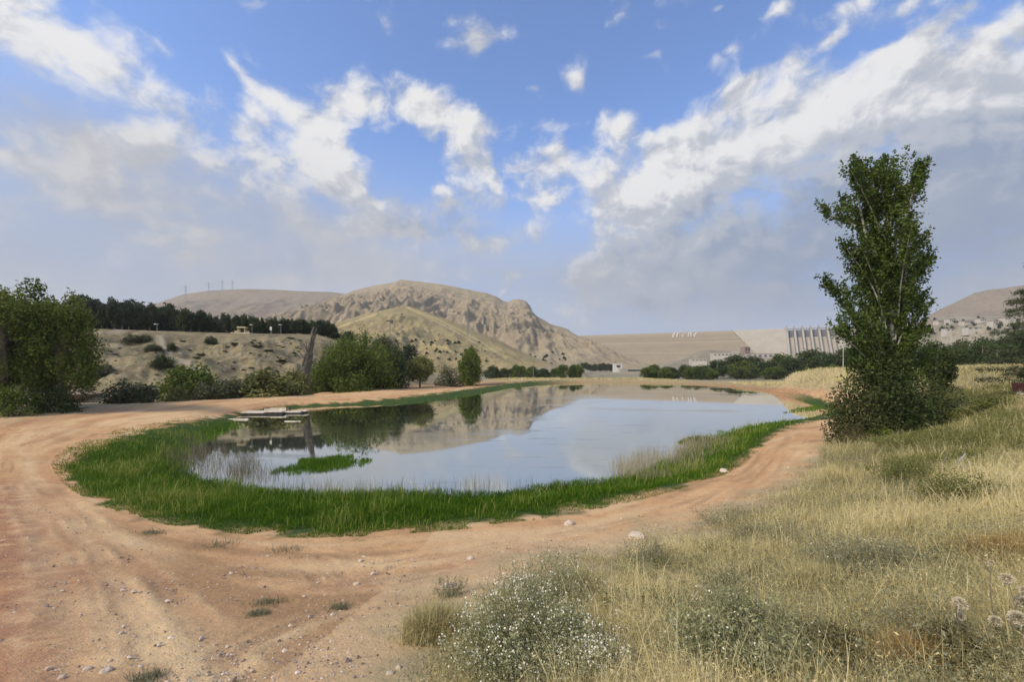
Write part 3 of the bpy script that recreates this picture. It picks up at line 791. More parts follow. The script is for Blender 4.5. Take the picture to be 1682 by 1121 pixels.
def tree_proto(name, h, wd, mat, n, leaf, trunk_h=0.25, clumps=45, shape='round', bark='bark', seed=1, shell=0.45, clump_r=.30, sprigs=0):
    """a tree of its own: trunk with limbs, and crown; returns the root"""
    r = np.random.default_rng(seed)
    root = empty(name)
    mb = MB()
    zc = h * (trunk_h + (1 - trunk_h) / 2); rz = h * (1 - trunk_h) / 2
    taper = {'round': 0.15, 'cone': 0.85, 'column': 0.45}[shape]
    cm = MB()
    cc = crown(cm, (0, 0, zc), (wd / 2, wd / 2, rz), n, leaf, clumps, shell, r=r, taper=taper, clump_r=clump_r)
    for _ in range(sprigs):
        c0 = cc[r.integers(0, len(cc))]
        if c0[2] < h * .55: continue
        n_ = 34; u_ = r.uniform(0, 1, n_); L_ = h * r.uniform(.06, .13)
        d_ = np.array([r.normal() * .25, r.normal() * .25, 1.0])
        cm.leaves(c0 + d_ * (u_ * L_ + .005 * h)[:, None] + r.normal(size=(n_, 3)) * (.012 * h * (1.2 - u_))[:, None], leaf * r.uniform(.6, 1.1, n_), r.uniform(.3, 1, n_), r=r)
    tr = h * 0.022 + 0.03
    pts = [(0, 0, -0.3), (r.normal() * .03 * h * .3, r.normal() * .03 * h * .3, h * .3), (r.normal() * .02 * h, r.normal() * .02 * h, h * .62), (0, 0, h * .86)]
    mb.tube(pts, [tr * 1.3, tr, tr * .6, tr * .15], 7)
    for q in cc[: min(10, len(cc))]:
        z0 = min(max(q[2] - 0.25 * h, h * .1), h * .6)
        limb_tubes(mb, (0, 0, z0), [q], tr * .4, 5, r, 0.05)
    mb.build('trunk', M[bark], root, True)
    cm.build('crown', M[mat], root)
    return root

def shrub_proto(name, h, wd, mat, n, leaf, clumps=26, seed=1, clump_r=.34, shell=.35, up=0.0):
    r = np.random.default_rng(seed)
    root = empty(name)
    cm = MB()
    cc = crown(cm, (0, 0, 0), (wd / 2, wd / 2, h), n, leaf, clumps, shell, True, r, up, clump_r)
    mb = MB()
    limb_tubes(mb, (0, 0, -0.15), [q for q in cc[:9]], 0.02 + h * .012, 5, r, 0.04)
    mb.build('stems', M['bark'], root, True)
    cm.build('foliage', M[mat], root)
    return root

_used = {}
def plant(proto, px, base_py, top_py, wpx, Y=None, rz=None, sink=0.0, dims=None, first=False):
    """stands a copy of a proto at the sight line (px, base_py) with the height and width seen there"""
    if Y is None:
        x, y, z = sight(px, base_py)
    else:
        x, y = (px - CX) / F_ * Y, Y
        z = gz(x, y)
    h0, w0 = dims or _dims[proto.name]
    ztop = CZ - (top_py - HY) / F_ * y
    h = max(ztop - z, 0.15); wd = wpx / F_ * y
    if not _used.get(proto.name):
        o = proto; _used[proto.name] = True
    else:
        o = copy_tree(proto)
    o.location = (x, y, z - sink)
    o.rotation_euler = (0, 0, random.uniform(0, 6.28) if rz is None else rz)
    o.scale = (wd / w0, wd / w0, h / h0)
    return o
_dims = {}
def tp(name, h, wd, *a, **k):
    o = tree_proto(name, h, wd, *a, **k); _dims[o.name] = (h, wd * 0.95); return o
def sp(name, h, wd, *a, **k):
    o = shrub_proto(name, h, wd, *a, **k); _dims[o.name] = (h, wd * 0.95); return o

# ------------------------------------------------------------------ the tall poplar by the track
def build_poplar():
    r = np.random.default_rng(11)
    Y0 = 22.0
    bx, by = Q(1457, 725, Y0)[:2]; bz = gz(bx, by)
    root = empty('poplar_tree', (bx, by, bz))
    tag(root, 'tall dark green poplar with several upright stems and ragged split top beside the track', 'tree')
    org = np.array([bx, by, bz])
    def q(px, py, dy):
        return np.array(Q(px, py, Y0 + dy)) - org
    stems = [[(1455, 730), (1453, 600), (1452, 480), (1462, 330), (1465, 270)], [(1460, 730), (1464, 590), (1466, 450), (1478, 340)], [(1463, 730), (1472, 580), (1488, 440), (1492, 340), (1514, 280)], [(1450, 730), (1444, 600), (1430, 430), (1405, 300)]]
    br = [(1462, 420, 1466, 268, 18), (1462, 400, 1440, 284, 16), (1455, 430, 1398, 280, 13), (1440, 380, 1410, 275, 7), (1490, 360, 1520, 268, 7), (1490, 380, 1500, 310, 14), (1450, 450, 1400, 365, 18), (1405, 372, 1352, 352, 11),
          (1455, 500, 1418, 330, 18), (1455, 540, 1385, 402, 11), (1475, 520, 1498, 370, 17), (1470, 560, 1514, 440, 17), (1500, 480, 1524, 424, 11), (1470, 600, 1516, 510, 17), (1455, 590, 1400, 530, 12), (1400, 530, 1352, 468, 6),
          (1452, 620, 1395, 520, 12), (1450, 640, 1375, 545, 10), (1448, 600, 1420, 470, 13), (1467, 610, 1452, 490, 18), (1462, 520, 1452, 410, 18), (1470, 470, 1484, 380, 16), (1465, 640, 1500, 560, 16), (1450, 660, 1410, 575, 15), (1460, 400, 1475, 300, 18),
          (1470, 540, 1480, 450, 18), (1440, 420, 1385, 335, 12), (1480, 640, 1520, 590, 14), (1440, 480, 1440, 400, 12), (1462, 660, 1462, 560, 16), (1455, 350, 1450, 275, 15), (1440, 650, 1395, 600, 14), (1475, 660, 1510, 620, 14), (1452, 540, 1392, 430, 14), (1448, 580, 1388, 480, 15), (1446, 615, 1382, 540, 13), (1450, 520, 1410, 400, 16), (1470, 500, 1512, 400, 13), (1475, 570, 1522, 490, 14), (1478, 600, 1520, 545, 14), (1455, 660, 1415, 600, 16)]
    mb = MB(); lm = MB()
    for s in stems:
        pts = np.array([q(a, b, r.normal() * 0.25 * (i > 0)) for i, (a, b) in enumerate(s)])
        t = np.linspace(0, 1, 16); k = np.linspace(0, 1, len(pts))
        pp = np.stack([np.interp(t, k, pts[:, c]) for c in range(3)], 1)
        mb.tube(pp, 0.15 * (1 - 0.88 * t) + 0.012, 7)
    for (x0, y0, x1, y1, rad) in br:
        d0 = r.normal() * 0.35; L = math.hypot(x1 - x0, y1 - y0) / F_ * Y0
        d1 = float(np.clip(d0 + r.normal() * 0.28 * L, -1.6, 1.6))
        a, b = q(x0, y0, d0 * .3), q(x1, y1, d1)
        t = np.linspace(0, 1, 9)[:, None]
        ax = a + (b - a) * t
        side = (b - a) * np.array([1, 1, 0]); ax -= side * 0.18 * np.sin(t * np.pi)
        mb.tube(ax, 0.045 * (1 - 0.85 * t[:, 0]) + 0.006, 5)
        R0 = rad / F_ * Y0
        # upright twigs along the branch carry the leaves
        nt = int(6 + 9 * L)
        for _ in range(nt):
            tt = r.uniform(0.08, 1.0) ** 0.8
            c = np.array([np.interp(tt, t[:, 0], ax[:, c_]) for c_ in range(3)])
            prof = 0.55 + 0.6 * math.sin(min(tt * 1.15, 1) * math.pi * 0.9)
            off = r.normal(size=3) * np.array([1, 1, .6]) * R0 * prof * 0.50
            tl = r.uniform(0.35, 0.95) * (0.6 + R0)
            dirv = off * 0.9 / (R0 + .01) * 0.35 + np.array([0, 0, 1.0]) + (b - a) / (L + .1) * 0.35
            dirv /= np.linalg.norm(dirv)
            n = int(r.uniform(26, 58))
            u = r.uniform(0, 1, n)
            p = c + off + dirv * (u * tl)[:, None] + r.normal(size=(n, 3)) * (0.055 + 0.075 * (1 - u))[:, None]
            lm.leaves(p, r.uniform(.038, .085, n), np.clip(r.uniform(0, 1) * .5 + r.uniform(0, .5, n), 0, 1), aspect=.75, r=r)
    mb.build('trunk', M['palebark'], root, True)
    lm.build('crown', M['poplar'], root)
build_poplar()

# low growth around the poplar
def local_shrub(name, label, cat, px, base, top, wpx, Y, mat, n, leaf, seed, dyw=1.0, group=None, **k):
    wd = wpx / F_ * Y
    x = (px - CX) / F_ * Y; z = gz(x, Y)
    h = (CZ - (top - HY) / F_ * Y) - z
    o = shrub_proto(name, h, wd, mat, n, leaf, seed=seed, **k)
    o.location = (x, Y, z)
    o.scale = (1, dyw, 1)
    tag(o, label, cat, group)
    return o
local_shrub('undergrowth_shrub', 'big olive brown thicket around the left foot of the tall poplar', 'shrub', 1415, 725, 588, 120, 21.5, 'thicket', 9000, .075, 3, clumps=46)
local_shrub('undergrowth_shrub', 'dark green thicket hugging the stems of the tall poplar', 'shrub', 1468, 728, 572, 120, 21.6, 'dark', 12000, .07, 4, clumps=50)
local_shrub('undergrowth_shrub', 'brownish shrub leaning out to the right of the tall poplar foot', 'shrub', 1530, 722, 620, 105, 22.0, 'thicket', 7000, .07, 5, clumps=36)
local_shrub('sapling', 'bright lime green sapling in front of the tall poplar foot', 'sapling', 1452, 735, 694, 46, 20.3, 'lime', 900, .06, 6, clumps=14)
local_shrub('shrub', 'round olive green shrub on the bank right of the tall poplar', 'shrub', 1596, 740, 662, 90, 20.5, 'olive', 5000, .055, 8, clumps=30)
local_shrub('shrub', 'low grey green shrub below the lime sapling', 'shrub', 1500, 770, 728, 130, 17.0, 'olive', 5000, .04, 9, clumps=34)
local_shrub('shrub', 'yellowish green shrub at the right edge of the photo above the straw grass', 'shrub', 1650, 700, 650, 100, 19.0, 'olive', 4500, .05, 10, clumps=30)
local_shrub('shrub', 'dry brown twiggy shrub beside the track, left of the lime sapling', 'shrub', 1400, 728, 690, 60, 20.0, 'brownleaf', 2200, .04, 12, clumps=22)
x_, y_ = Q(1543, 600, 34)[:2]
dt = tree_proto('dark_tree', 5.0, 2.6, 'dark', 5200, .10, .05, 34, 'column', seed=21); dt.location = (x_, y_, gz(x_, y_) - .1)
tag(dt, 'dark dense tree directly right of and behind the tall poplar', 'tree')

# ------------------------------------------------------------------ left group of trees
def local_tree(name, label, px, top, wpx, Y, mat, n, leaf, seed, trunk_h=.06, shape='round', clumps=60, **k):
    x = (px - CX) / F_ * Y; z = gz(x, Y)
    h = (CZ - (top - HY) / F_ * Y) - z
    o = tree_proto(name, h, wpx / F_ * Y, mat, n, leaf, trunk_h, clumps, shape, seed=seed, **k)
    o.location = (x, Y, z - .1)
    tag(o, label, 'tree')
    return o
local_tree('broadleaf_tree', 'largest of the dense green trees at the left edge of the photo', 8, 438, 190, 36, 'bush', 24000, .13, 31, clumps=80, clump_r=.24, sprigs=90)
local_tree('broadleaf_tree', 'green tree with feathery top, right-hand one of the trees at the left edge', 104, 470, 120, 37, 'bush', 13000, .12, 32, clumps=60, clump_r=.26, sprigs=60)
local_tree('broadleaf_tree', 'dark tree standing between and behind the two green trees at the left edge', 60, 478, 130, 42, 'dark', 13000, .13, 33, clumps=50)
local_tree('broadleaf_tree', 'dark tree cut off by the left edge of the photo', -90, 430, 170, 37, 'dark', 12000, .15, 34, clumps=50)
local_shrub('shrub', 'leafy low shrub at the foot of the left trees by the track', 'shrub', 22, 690, 632, 80, 33.5, 'bush', 4200, .09, 35)
local_shrub('shrub', 'dark low shrub under the right-hand left tree', 'shrub', 92, 680, 625, 80, 36.0, 'dark', 4000, .09, 36)

# ------------------------------------------------------------------ shrubs and trees behind the left track
local_shrub('big_bush', 'huge rounded green bush behind the track, the largest bush across the pond', 'bush', 590, 640, 548, 150, 75, 'bush', 26000, .20, 41, clumps=90, clump_r=.24)
local_shrub('bush', 'lower left flank bush joined to the huge rounded bush', 'bush', 532, 645, 585, 60, 73, 'bush', 7000, .18, 42, clumps=34)
local_shrub('bush', 'dark green bush at the right foot of the huge rounded bush', 'bush', 650, 636, 572, 50, 78, 'dark', 6000, .18, 43, clumps=34)
local_tree('small_tree', 'small yellowish green tree right of the huge rounded bush', 690, 583, 58, 82, 'olive', 6500, .17, 44, .12)
local_tree('pyramid_tree', 'pointed bushy green tree standing alone beside the far track', 772, 566, 66, 101, 'bush', 9000, .20, 45, .02, 'cone')
local_shrub('bush', 'grey green bush left of the pointed bushy tree', 'bush', 738, 625, 598, 60, 104, 'scrub', 3500, .2, 46)
local_tree('dark_tree', 'dark round tree peeping over the huge rounded bush', 571, 540, 34, 92, 'dark', 3500, .2, 47, .1)
local_tree('dark_tree', 'dark tree behind the right shoulder of the huge rounded bush', 628, 548, 50, 96, 'dark', 4000, .2, 48, .1)
local_tree('dark_tree', 'dark tree between the huge rounded bush and the golden hill foot', 672, 562, 44, 112, 'forest', 3600, .22, 49, .05)
local_tree('cypress_tree', 'narrow dark cypress poking up behind the huge rounded bush', 600, 541, 9, 95, 'forest', 1300, .18, 50, .02, 'column')
HS = [('shrub', 'scrub', 'low grey green shrub behind the track nearest the left trees', 212, 662, 616, 78, 47), ('shrub', 'bush', 'big dark shrub below the pale gully path, behind the track', 308, 656, 594, 96, 54),
      ('shrub', 'olive', 'small bright olive shrub in front of the big dark gully shrub', 292, 657, 632, 34, 49), ('shrub', 'scrub', 'grey green shrub right of the big dark gully shrub', 345, 656, 618, 60, 52),
      ('shrub', 'olive', 'reedy olive shrub midway along the track behind the raft', 436, 650, 604, 118, 58), ('shrub', 'scrub', 'pale olive shrub between the gully shrubs and the reedy one', 385, 655, 614, 64, 56),
      ('shrub', 'olive', 'loose shrub at the foot of the dead trunk', 486, 648, 606, 62, 64), ('shrub', 'dark', 'round dark shrub high on the slope beside the gully path', 268, 608, 581, 34, None),
      ('shrub', 'dark', 'small dark shrub at the head of the gully path', 282, 574, 562, 16, None), ('shrub', 'dark', 'small round dark shrub below the pavilion', 347, 566, 551, 20, None),
      ('shrub', 'scrub', 'grey shrub low on the slope right of the left trees', 160, 620, 590, 50, None), ('shrub', 'scrub', 'dark patchy shrub by the left end of the plateau rim', 225, 562, 545, 44, None), ('shrub', 'scrub', 'long dark shrub below the left end of the plateau rim', 252, 577, 562, 26, None)]
sproto = {'scrub': sp('shrub', 2.0, 3.0, 'scrub', 3600, .10, seed=61), 'olive': sp('shrub', 2.0, 3.0, 'olive', 3600, .10, seed=62), 'dark': sp('shrub', 2.0, 3.0, 'dark', 3600, .10, seed=63), 'bush': sp('shrub', 2.0, 3.0, 'bush', 3600, .10, seed=64)}
for nm, mt, lb, px, b, tpy, wp, Y in HS:
    tag(plant(sproto[mt], px, b, tpy, wp, Y, sink=.1), lb, 'shrub')
# tufts dotted over the slope
rr = random.Random(5)
for k in range(120):
    px = rr.choice([rr.uniform(150, 500), rr.uniform(410, 520)]); py = rr.uniform(556, 640)
    x, y, z = sight(px, py)
    if hill_s(x, y) < -2: continue
    hh = rr.choice([1.2, 1.6, 2, 2.5, 3.2, 5]) * rr.uniform(.8, 1.2)
    tag(plant(sproto[rr.choice(['scrub', 'scrub', 'dark'])], px, py, py - hh, hh * rr.uniform(1.6, 3.4), sink=.05), 'small dark scrub tuft dotted on the bare slope left of the dead trunk', 'scrub tuft', 'scrub tufts on the bare slope')

# forest on the plateau
fproto = [tp('forest_tree', 8, 6.0, 'forest', 2600, .24, .08, 34, 'round', seed=71), tp('forest_tree', 8, 5.0, 'forest', 2400, .22, .05, 34, 'column', seed=72), tp('forest_tree', 8, 4.2, 'dark', 2400, .22, .03, 34, 'cone', seed=73)]
TOPX = [100, 160, 195, 250, 300, 340, 400, 460, 500, 540, 562]; TOPY = [480, 488, 489, 494, 503, 508, 514, 518, 521, 524, 538]
for k in range(105):
    px = 105 + (560 - 105) * (k + rr.uniform(-.5, .5)) / 105.0
    x0, y0 = (px - CX) / F_, 1.0
    Yr = (42 + 90 * -.346 + 48 * .938) / (x0 * -.346 + .938) if False else None
    # depth of the plateau rim on this sight line, then some way behind it
    A_ = x0 * -.346 + .938; B_ = 90 * -.346 - 48 * .938
    Y = (44 + rr.uniform(0, 26) - B_) / A_
    if rr.random() < .35: Y = (44 - B_) / A_ + rr.uniform(0, 4)
    tpy = float(np.interp(px, TOPX, TOPY)) + abs(rr.gauss(0, 7)) - 2
    front = rr.random() < .22
    if front: tpy += 14
    pr = rr.choice(fproto if px > 300 else fproto[:2])
    tag(plant(pr, px, 0, tpy, rr.uniform(22, 40) if px < 330 else rr.uniform(14, 26), Y, sink=.2), 'dark tree in the dense wood along the plateau rim, below the pylon hill', 'tree', 'dark trees along the plateau rim')

# trees in the valley beyond the pond, right of centre
VT = [(1075, 598, 30, 185), (1100, 600, 34, 175), (1128, 597, 32, 190), (1152, 599, 38, 180), (1178, 588, 40, 200), (1200, 580, 46, 215), (1222, 592, 44, 185), (1243, 582, 40, 210), (1262, 590, 46, 190), (1284, 580, 40, 215), (1305, 584, 40, 180), (1322, 570, 56, 190), (1350, 580, 40, 180), (1368, 576, 40, 170), (1396, 566, 46, 165), (1420, 560, 50, 160), (1450, 555, 60, 160), (1500, 560, 60, 150)]
vproto = [tp('valley_tree', 8, 7, 'dark', 3000, .24, .05, 36, 'round', seed=81), tp('valley_tree', 8, 7, 'bush', 3000, .24, .05, 36, 'round', seed=82)]
for k, (px, tpy, wp, Y) in enumerate(VT):
    o = plant(vproto[0 if k % 3 else 1] if px < 1290 else vproto[0], px, 0, tpy, wp * 1.15, Y, sink=.3)
    tag(o, 'largest rounded dark tree in front of the spillway' if px == 1322 else 'dark bushy tree in the valley row between the pond and the dam', 'tree', None if px == 1322 else 'valley trees before the dam')
for k in range(26):
    px = rr.uniform(1060, 1380); Y = rr.uniform(150, 175)
    tag(plant(rr.choice(vproto), px, 0, rr.uniform(602, 608) - max(0, (px - 1250) / 20), rr.uniform(16, 30), Y, sink=.2), 'low bush at the feet of the valley trees beyond the pond', 'bush', 'low bushes beyond the far pond bank')
for k in range(30):
    px = rr.uniform(795, 950); Y = rr.uniform(160, 210)
    tag(plant(rr.choice(vproto), px, 0, rr.uniform(596, 609), rr.uniform(12, 28), Y, sink=.2), 'small bush at the mountain foot beyond the far left pond corner', 'bush', 'bushes at the mountain foot')
for k in range(12):
    px = 955 + k * 5 + rr.uniform(-2, 2)
    tag(plant(vproto[0], px, 0, rr.uniform(594, 598), 12, 420, sink=.2), 'far dark tree in the row at the foot of the dam left end', 'tree', 'tree row under the dam left end')
RT = [(1566, 560, 46, 90), (1590, 566, 50, 80), (1614, 556, 54, 95), (1640, 558, 56, 85), (1664, 550, 60, 92), (1695, 545, 70, 88), (1580, 552, 40, 120), (1625, 548, 50, 125), (1655, 546, 50, 118), (1740, 540, 80, 90), (1535, 556, 40, 110)]
for px, tpy, wp, Y in RT:
    tag(plant(vproto[0], px, 0, tpy, wp, Y, sink=.3), 'dark tree in the thick belt below the right hill, behind the straw bank', 'tree', 'tree belt below the right hill')
# right edge conifer with drooping feathery boughs
def build_pine():
    r = np.random.default_rng(91)
    Y = 27.0; px = 1736
    x = (px - CX) / F_ * Y; z = gz(x, Y)
    h = CZ - (408 - HY) / F_ * Y - z
    root = empty('pine_tree', (x, Y, z))
    tag(root, 'feathery grey green pine cut off by the right edge of the photo', 'tree')
    tm, cm = MB(), MB()
    tm.tube([(0, 0, -.2), (0.05, 0, h * .5), (0, 0, h)], [.16, .10, .02], 7)
    for k in range(190):
        t = r.uniform(0.06, 0.98); L = (1 - t) ** 0.6 * 3.4 * r.uniform(.6, 1.1) + .3
        a = r.uniform(0, 6.28); d = np.array([math.cos(a), math.sin(a), 0])
        s = np.linspace(0, 1, 7)[:, None]
        pts = np.array([0, 0, h * t]) + d * L * s + np.array([0, 0, 1]) * L * (0.30 * s - 0.22 * s ** 2)
        tm.tube(pts, .025 * (1 - .8 * s[:, 0]) + .004, 4)
        n = int(120 * L)
        u = r.uniform(.15, 1, n); c = np.stack([np.interp(u, s[:, 0], pts[:, j]) for j in range(3)], 1)
        c += r.normal(size=(n, 3)) * .10
        cm.leaves(c, r.uniform(.09, .17, n), np.clip(r.uniform(.0, .5) + r.uniform(0, .5, n), 0, 1), up=.5, aspect=.14, r=r)
    tm.build('trunk', M['bark'], root, True)
    cm.build('crown', M['pine'], root)
build_pine()

# ------------------------------------------------------------------ the dam
def build_dam():
    A = np.array([193.0, 1240.0]); u = np.array([.8922, -.4517]); n = np.array([-.4517, -.8922])
    CR = 90.0
    def W(s, d, z):
        s, d, z = np.broadcast_arrays(np.asarray(s, float), np.asarray(d, float), np.asarray(z, float))
        return np.stack([A[0] + u[0] * s + n[0] * d, A[1] + u[1] * s + n[1] * d, z], -1)
    def grid(mb, pts):
        a, b = pts.shape[:2]
        i, j = np.meshgrid(np.arange(a - 1), np.arange(b - 1), indexing='ij'); k = (i * b + j).ravel()
        mb.add(pts.reshape(-1, 3), np.c_[k, k + 1, k + b + 1, k + b])
    root = empty('dam', (float(A[0] + u[0] * 300), float(A[1] + u[1] * 300), 0))
    tag(root, 'long dam across the valley, sandy embankment with pale concrete spillway section at its right', 'dam')
    off = -np.array([root.location.x, root.location.y, 0])
    m, t, out = new_mat('embankment_fill')
    pos = t.new('ShaderNodeNewGeometry').outputs['Position']
    sz = t.new('ShaderNodeSeparateXYZ'); t.l.new(pos, sz.inputs[0])
    band = t.noise(t.mapping(pos, scale=(.002, .002, .16)), 1.0, 5, 0.6)
    n2 = t.noise(pos, .03, 7, .66)
    c = t.mix(t.ss(band, .36, .64), (.245, .194, .128), (.290, .232, .152))
    c = t.mix(t.math('MULTIPLY', t.ss(n2, .52, .66), .45), c, (.225, .175, .130))
    c = t.mix(t.math('MULTIPLY', t.ss(t.noise(pos, .25, 4, .7), .56, .68), .4), c, (.40, .33, .25))
    zz_ = t.math('ADD', sz.outputs[2], t.math('MULTIPLY', t.noise(pos, .02, 2), 2.0))
    for z0_ in (63, 35, 88):
        c = t.mix(t.math('MULTIPLY', t.ss(t.math('ABSOLUTE', t.math('SUBTRACT', zz_, z0_)), 1.6, 0.6), .5), c, (.42, .35, .25))
    pbsdf(t, out, c, .97, .08, t.bump(n2, .9, 4.0))
    mb = MB()
    q = np.linspace(0, 1, 200)[:, None]; zz = np.linspace(CR, -6, 50)[None, :]
    send = 396 + (CR - zz) * .80
    s_ = -110 + q * (send + 110)
    berm = 6 * (zz < 62) + 6 * (zz < 34)
    d_ = 5 + (CR - zz) * 1.72 + berm + fbm(s_ / 30, zz / 14, 4) * 2.2 * (zz < CR - 2)
    g = W(s_, d_, np.broadcast_to(zz, d_.shape))
    grid(mb, g + off)
    side = np.stack([W(send[0], d_[-1], zz[0]), W(send[0] + 6, np.zeros(50), zz[0])], 0)
    grid(mb, side + off)
    top = np.stack([W(s_[:, 0], d_[:, 0], CR), W(s_[:, 0], -7, CR)], 0)
    grid(mb, top[::-1] + off)
    bk = np.stack([W(s_[:, 0], -7, CR), W(s_[:, 0], -160, 0)], 0); grid(mb, bk[::-1] + off)
    mb.build('embankment', m, root)
    # concrete section
    def face(mb, s0, s1, ns, z0=CR, z1=-6, d0=3.0, slope=.74, k=24):
        a = np.linspace(s0, s1, ns)[:, None]; z = np.linspace(z0, z1, k)[None, :]
        grid(mb, W(a + 0 * z, d0 + (z0 - z) * slope, z + 0 * a) + off)
    mb = MB(); face(mb, 388, 511, 20); 
    grid(mb, W(np.array([[388], [511]]), np.array([[-7, 3.0]]), CR)[::-1] + off)
    grid(mb, W(np.array([[388], [511]]), np.array([[-60, -7]]), np.array([[-6, CR]]))[::-1] + off)
    cw = mb.build('concrete_wall', M['concrete'], root)
    mb = MB()
    for s0 in np.arange(398, 509, 15.0):
        mb.box(tuple(W(s0, 2.2, CR + .6) + off), (13.5, .8, 1.2), math.atan2(u[1], u[0]))
    mb.build('parapet', M['plaster'], cw)
    mb = MB(); face(mb, 607, 730, 16)
    grid(mb, W(np.array([[607], [730]]), np.array([[-7, 3.0]]), CR)[::-1] + off)
    mb.build('concrete_wall', M['concrete'], root)
    mb = MB(); face(mb, 511, 607, 24, 70, -6, 3.0, .80)
    mb.build('spillway_chute', M['concrete'], root)
    for k in range(7):
        s0 = 512 + k * 15.6
        mb = MB()
        z = np.linspace(CR + 3, -6, 14)
        dd = 9 + np.maximum(CR - 6 - z, 0) * .80
        w_ = 1.9
        pr = np.stack([W(s0 - w_, dd, z), W(s0 + w_, dd, z), W(s0 + w_, dd * 0 - 6, z), W(s0 - w_, dd * 0 - 6, z)], 1) + off
        v = pr.reshape(-1, 3); f = []
        for i in range(13):
            for j in range(4):
                f.append((i * 4 + j, i * 4 + (j + 1) % 4, i * 4 + 4 + (j + 1) % 4, i * 4 + 4 + j))
        mb.add(v, [x[::-1] for x in f]); mb.add(pr[0], [(0, 1, 2, 3)])
        mb.build('pier', M['pier'], root)
    for k in range(6):
        s0 = 512 + k * 15.6 + 7.8
        mb = MB()
        mb.box(tuple(W(s0, -1.0, 78.5) + off), (11.7, 1.2, 17.0), math.atan2(u[1], u[0]))
        for zz_ in (73, 77, 81, 85):
            mb.box(tuple(W(s0, -.2, zz_) + off), (11.7, .8, .6), math.atan2(u[1], u[0]))
        mb.build('gate', M['gate'], root)
    mb = MB(); mb.box(tuple(W(559, -1.5, CR + .2) + off), (93, 5.5, 1.6), math.atan2(u[1], u[0]))
    for k in range(7):
        mb.box(tuple(W(512 + k * 15.6, -3, CR + 5.5) + off), (2.2, 2.2, 5), math.atan2(u[1], u[0]))
    mb.build('crest_bridge', M['pier'], root)
    # pale block letters on the upper embankment, strokes in cells of a 3 x 5 raster
    GL = ['.##..#.##.#..##', '##.#..#..#..#..', '.#....#..#..#..', '####.##.##.##.#', '.##.#.##.#..##.']
    for k, gl in enumerate(GL):
        mb = MB()
        sc = 258 + k * 13.5
        for q_, ch in enumerate(gl):
            if ch == '#':
                r_, c_ = divmod(q_, 3)
                z = CR - 2.5 - r_ * 2.4
                mb.box(tuple(W(sc + c_ * 3.0, 6.2 + (CR - z) * 1.72 + 1.6, z) + off), (3.0, 1.2, 2.4), math.atan2(u[1], u[0]))
        mb.build('letter', M['white'], root)
    # lamps along the crest
    for s0 in list(np.arange(420, 730, 22.0)):
        pass
build_dam()
M['bank'] = mat_hill('valley_bank', (.22, .19, .135), (.30, .265, .20), (.14, .12, .085), 0.02, 0.7)
_, Z_bank = ridge_hill('valley_bank', [(1030, 608), (1070, 603), (1100, 594), (1135, 582), (1160, 575), (1190, 576), (1220, 583), (1260, 586), (1330, 586), (1400, 580), (1460, 566), (1500, 552), (1530, 560), (1600, 570), (1700, 600)], 640, 180, 120, M['bank'], 200, 80, .4, 40, .05)
_, Z_terr = ridge_hill('terrace', [(1420, 590), (1470, 560), (1500, 534), (1520, 524), (1545, 521), (1580, 519), (1620, 518), (1680, 516), (1760, 515), (1900, 520), (2100, 560), (2200, 600)], 520, 260, 140, M['bank'], 220, 90, .35, 45, .04, power=.9)
_, Z_knoll = ridge_hill('valley_knoll', [(880, 606), (900, 603), (920, 600), (945, 601), (960, 606), (975, 612)], 230, 40, 40, M['bank'], 60, 40, .3, 12, .05, base=-1.6)

# buildings below the dam
def building(name, label, px, base, top, wpx, Y, mat='plaster', depth=14, rows=1, cols=4, roof=True, roofmat='roof', yaw=0.0):
    x, _, zb = Q(px, base, Y); zt = CZ - (top - HY) / F_ * Y
    w_ = wpx / F_ * Y; h = zt - zb
    root = empty(name, (x, Y, zb), yaw)
    tag(root, label, 'building')
    mb = MB(); mb.box((0, 0, h / 2 - 3), (w_, depth, h + 6)); mb.build('wall', M[mat], root)
    if roof:
        mb = MB(); mb.box((0, 0, h + .2), (w_ + .5, depth + .5, .4)); mb.build('roof', M[roofmat], root)
    for r_ in range(rows):
        for c_ in range(cols):
            mb = MB(); mb.box((-w_ / 2 + (c_ + .5) * w_ / cols, -depth / 2 - .06, h * (r_ + .55) / rows), (w_ / cols * .5, .3, h / rows * .4)); mb.build('window', M['glass'], root)
    return root
building('power_house', 'long pale power house with a dark flat roof below the concrete dam section', 1242, 589, 582, 60, 620, 'plaster', 20, 1, 7)
building('valve_house', 'small brown block on the embankment edge above the power house', 1224, 579, 571, 10, 640, 'rockdark', 10, 1, 2, yaw=.2)
building('white_building', 'long white building on the bank left of the power house', 1188, 586, 581, 36, 560, 'plaster', 12, 1, 6, roofmat='plaster', yaw=-.12)
building('white_building', 'low white shed at the lower end of the bank, left of the long white building', 1146, 594, 591, 24, 520, 'plaster', 10, 1, 4, roofmat='plaster', yaw=-.12)
building('portal_building', 'pale box with an open front in the low ground at the foot of the embankment', 1014, 607, 598, 12, 380, 'white', 8, 1, 1, roofmat='white')
building('grey_building', 'long low grey concrete outlet wall right of the pale box', 1040, 612, 606, 44, 330, 'concrete', 8, 1, 1, roof=False)
building('white_building', 'small white building among bushes at the mountain foot', 942, 608, 602, 20, 250, 'white', 7, 1, 3, roofmat='plaster')
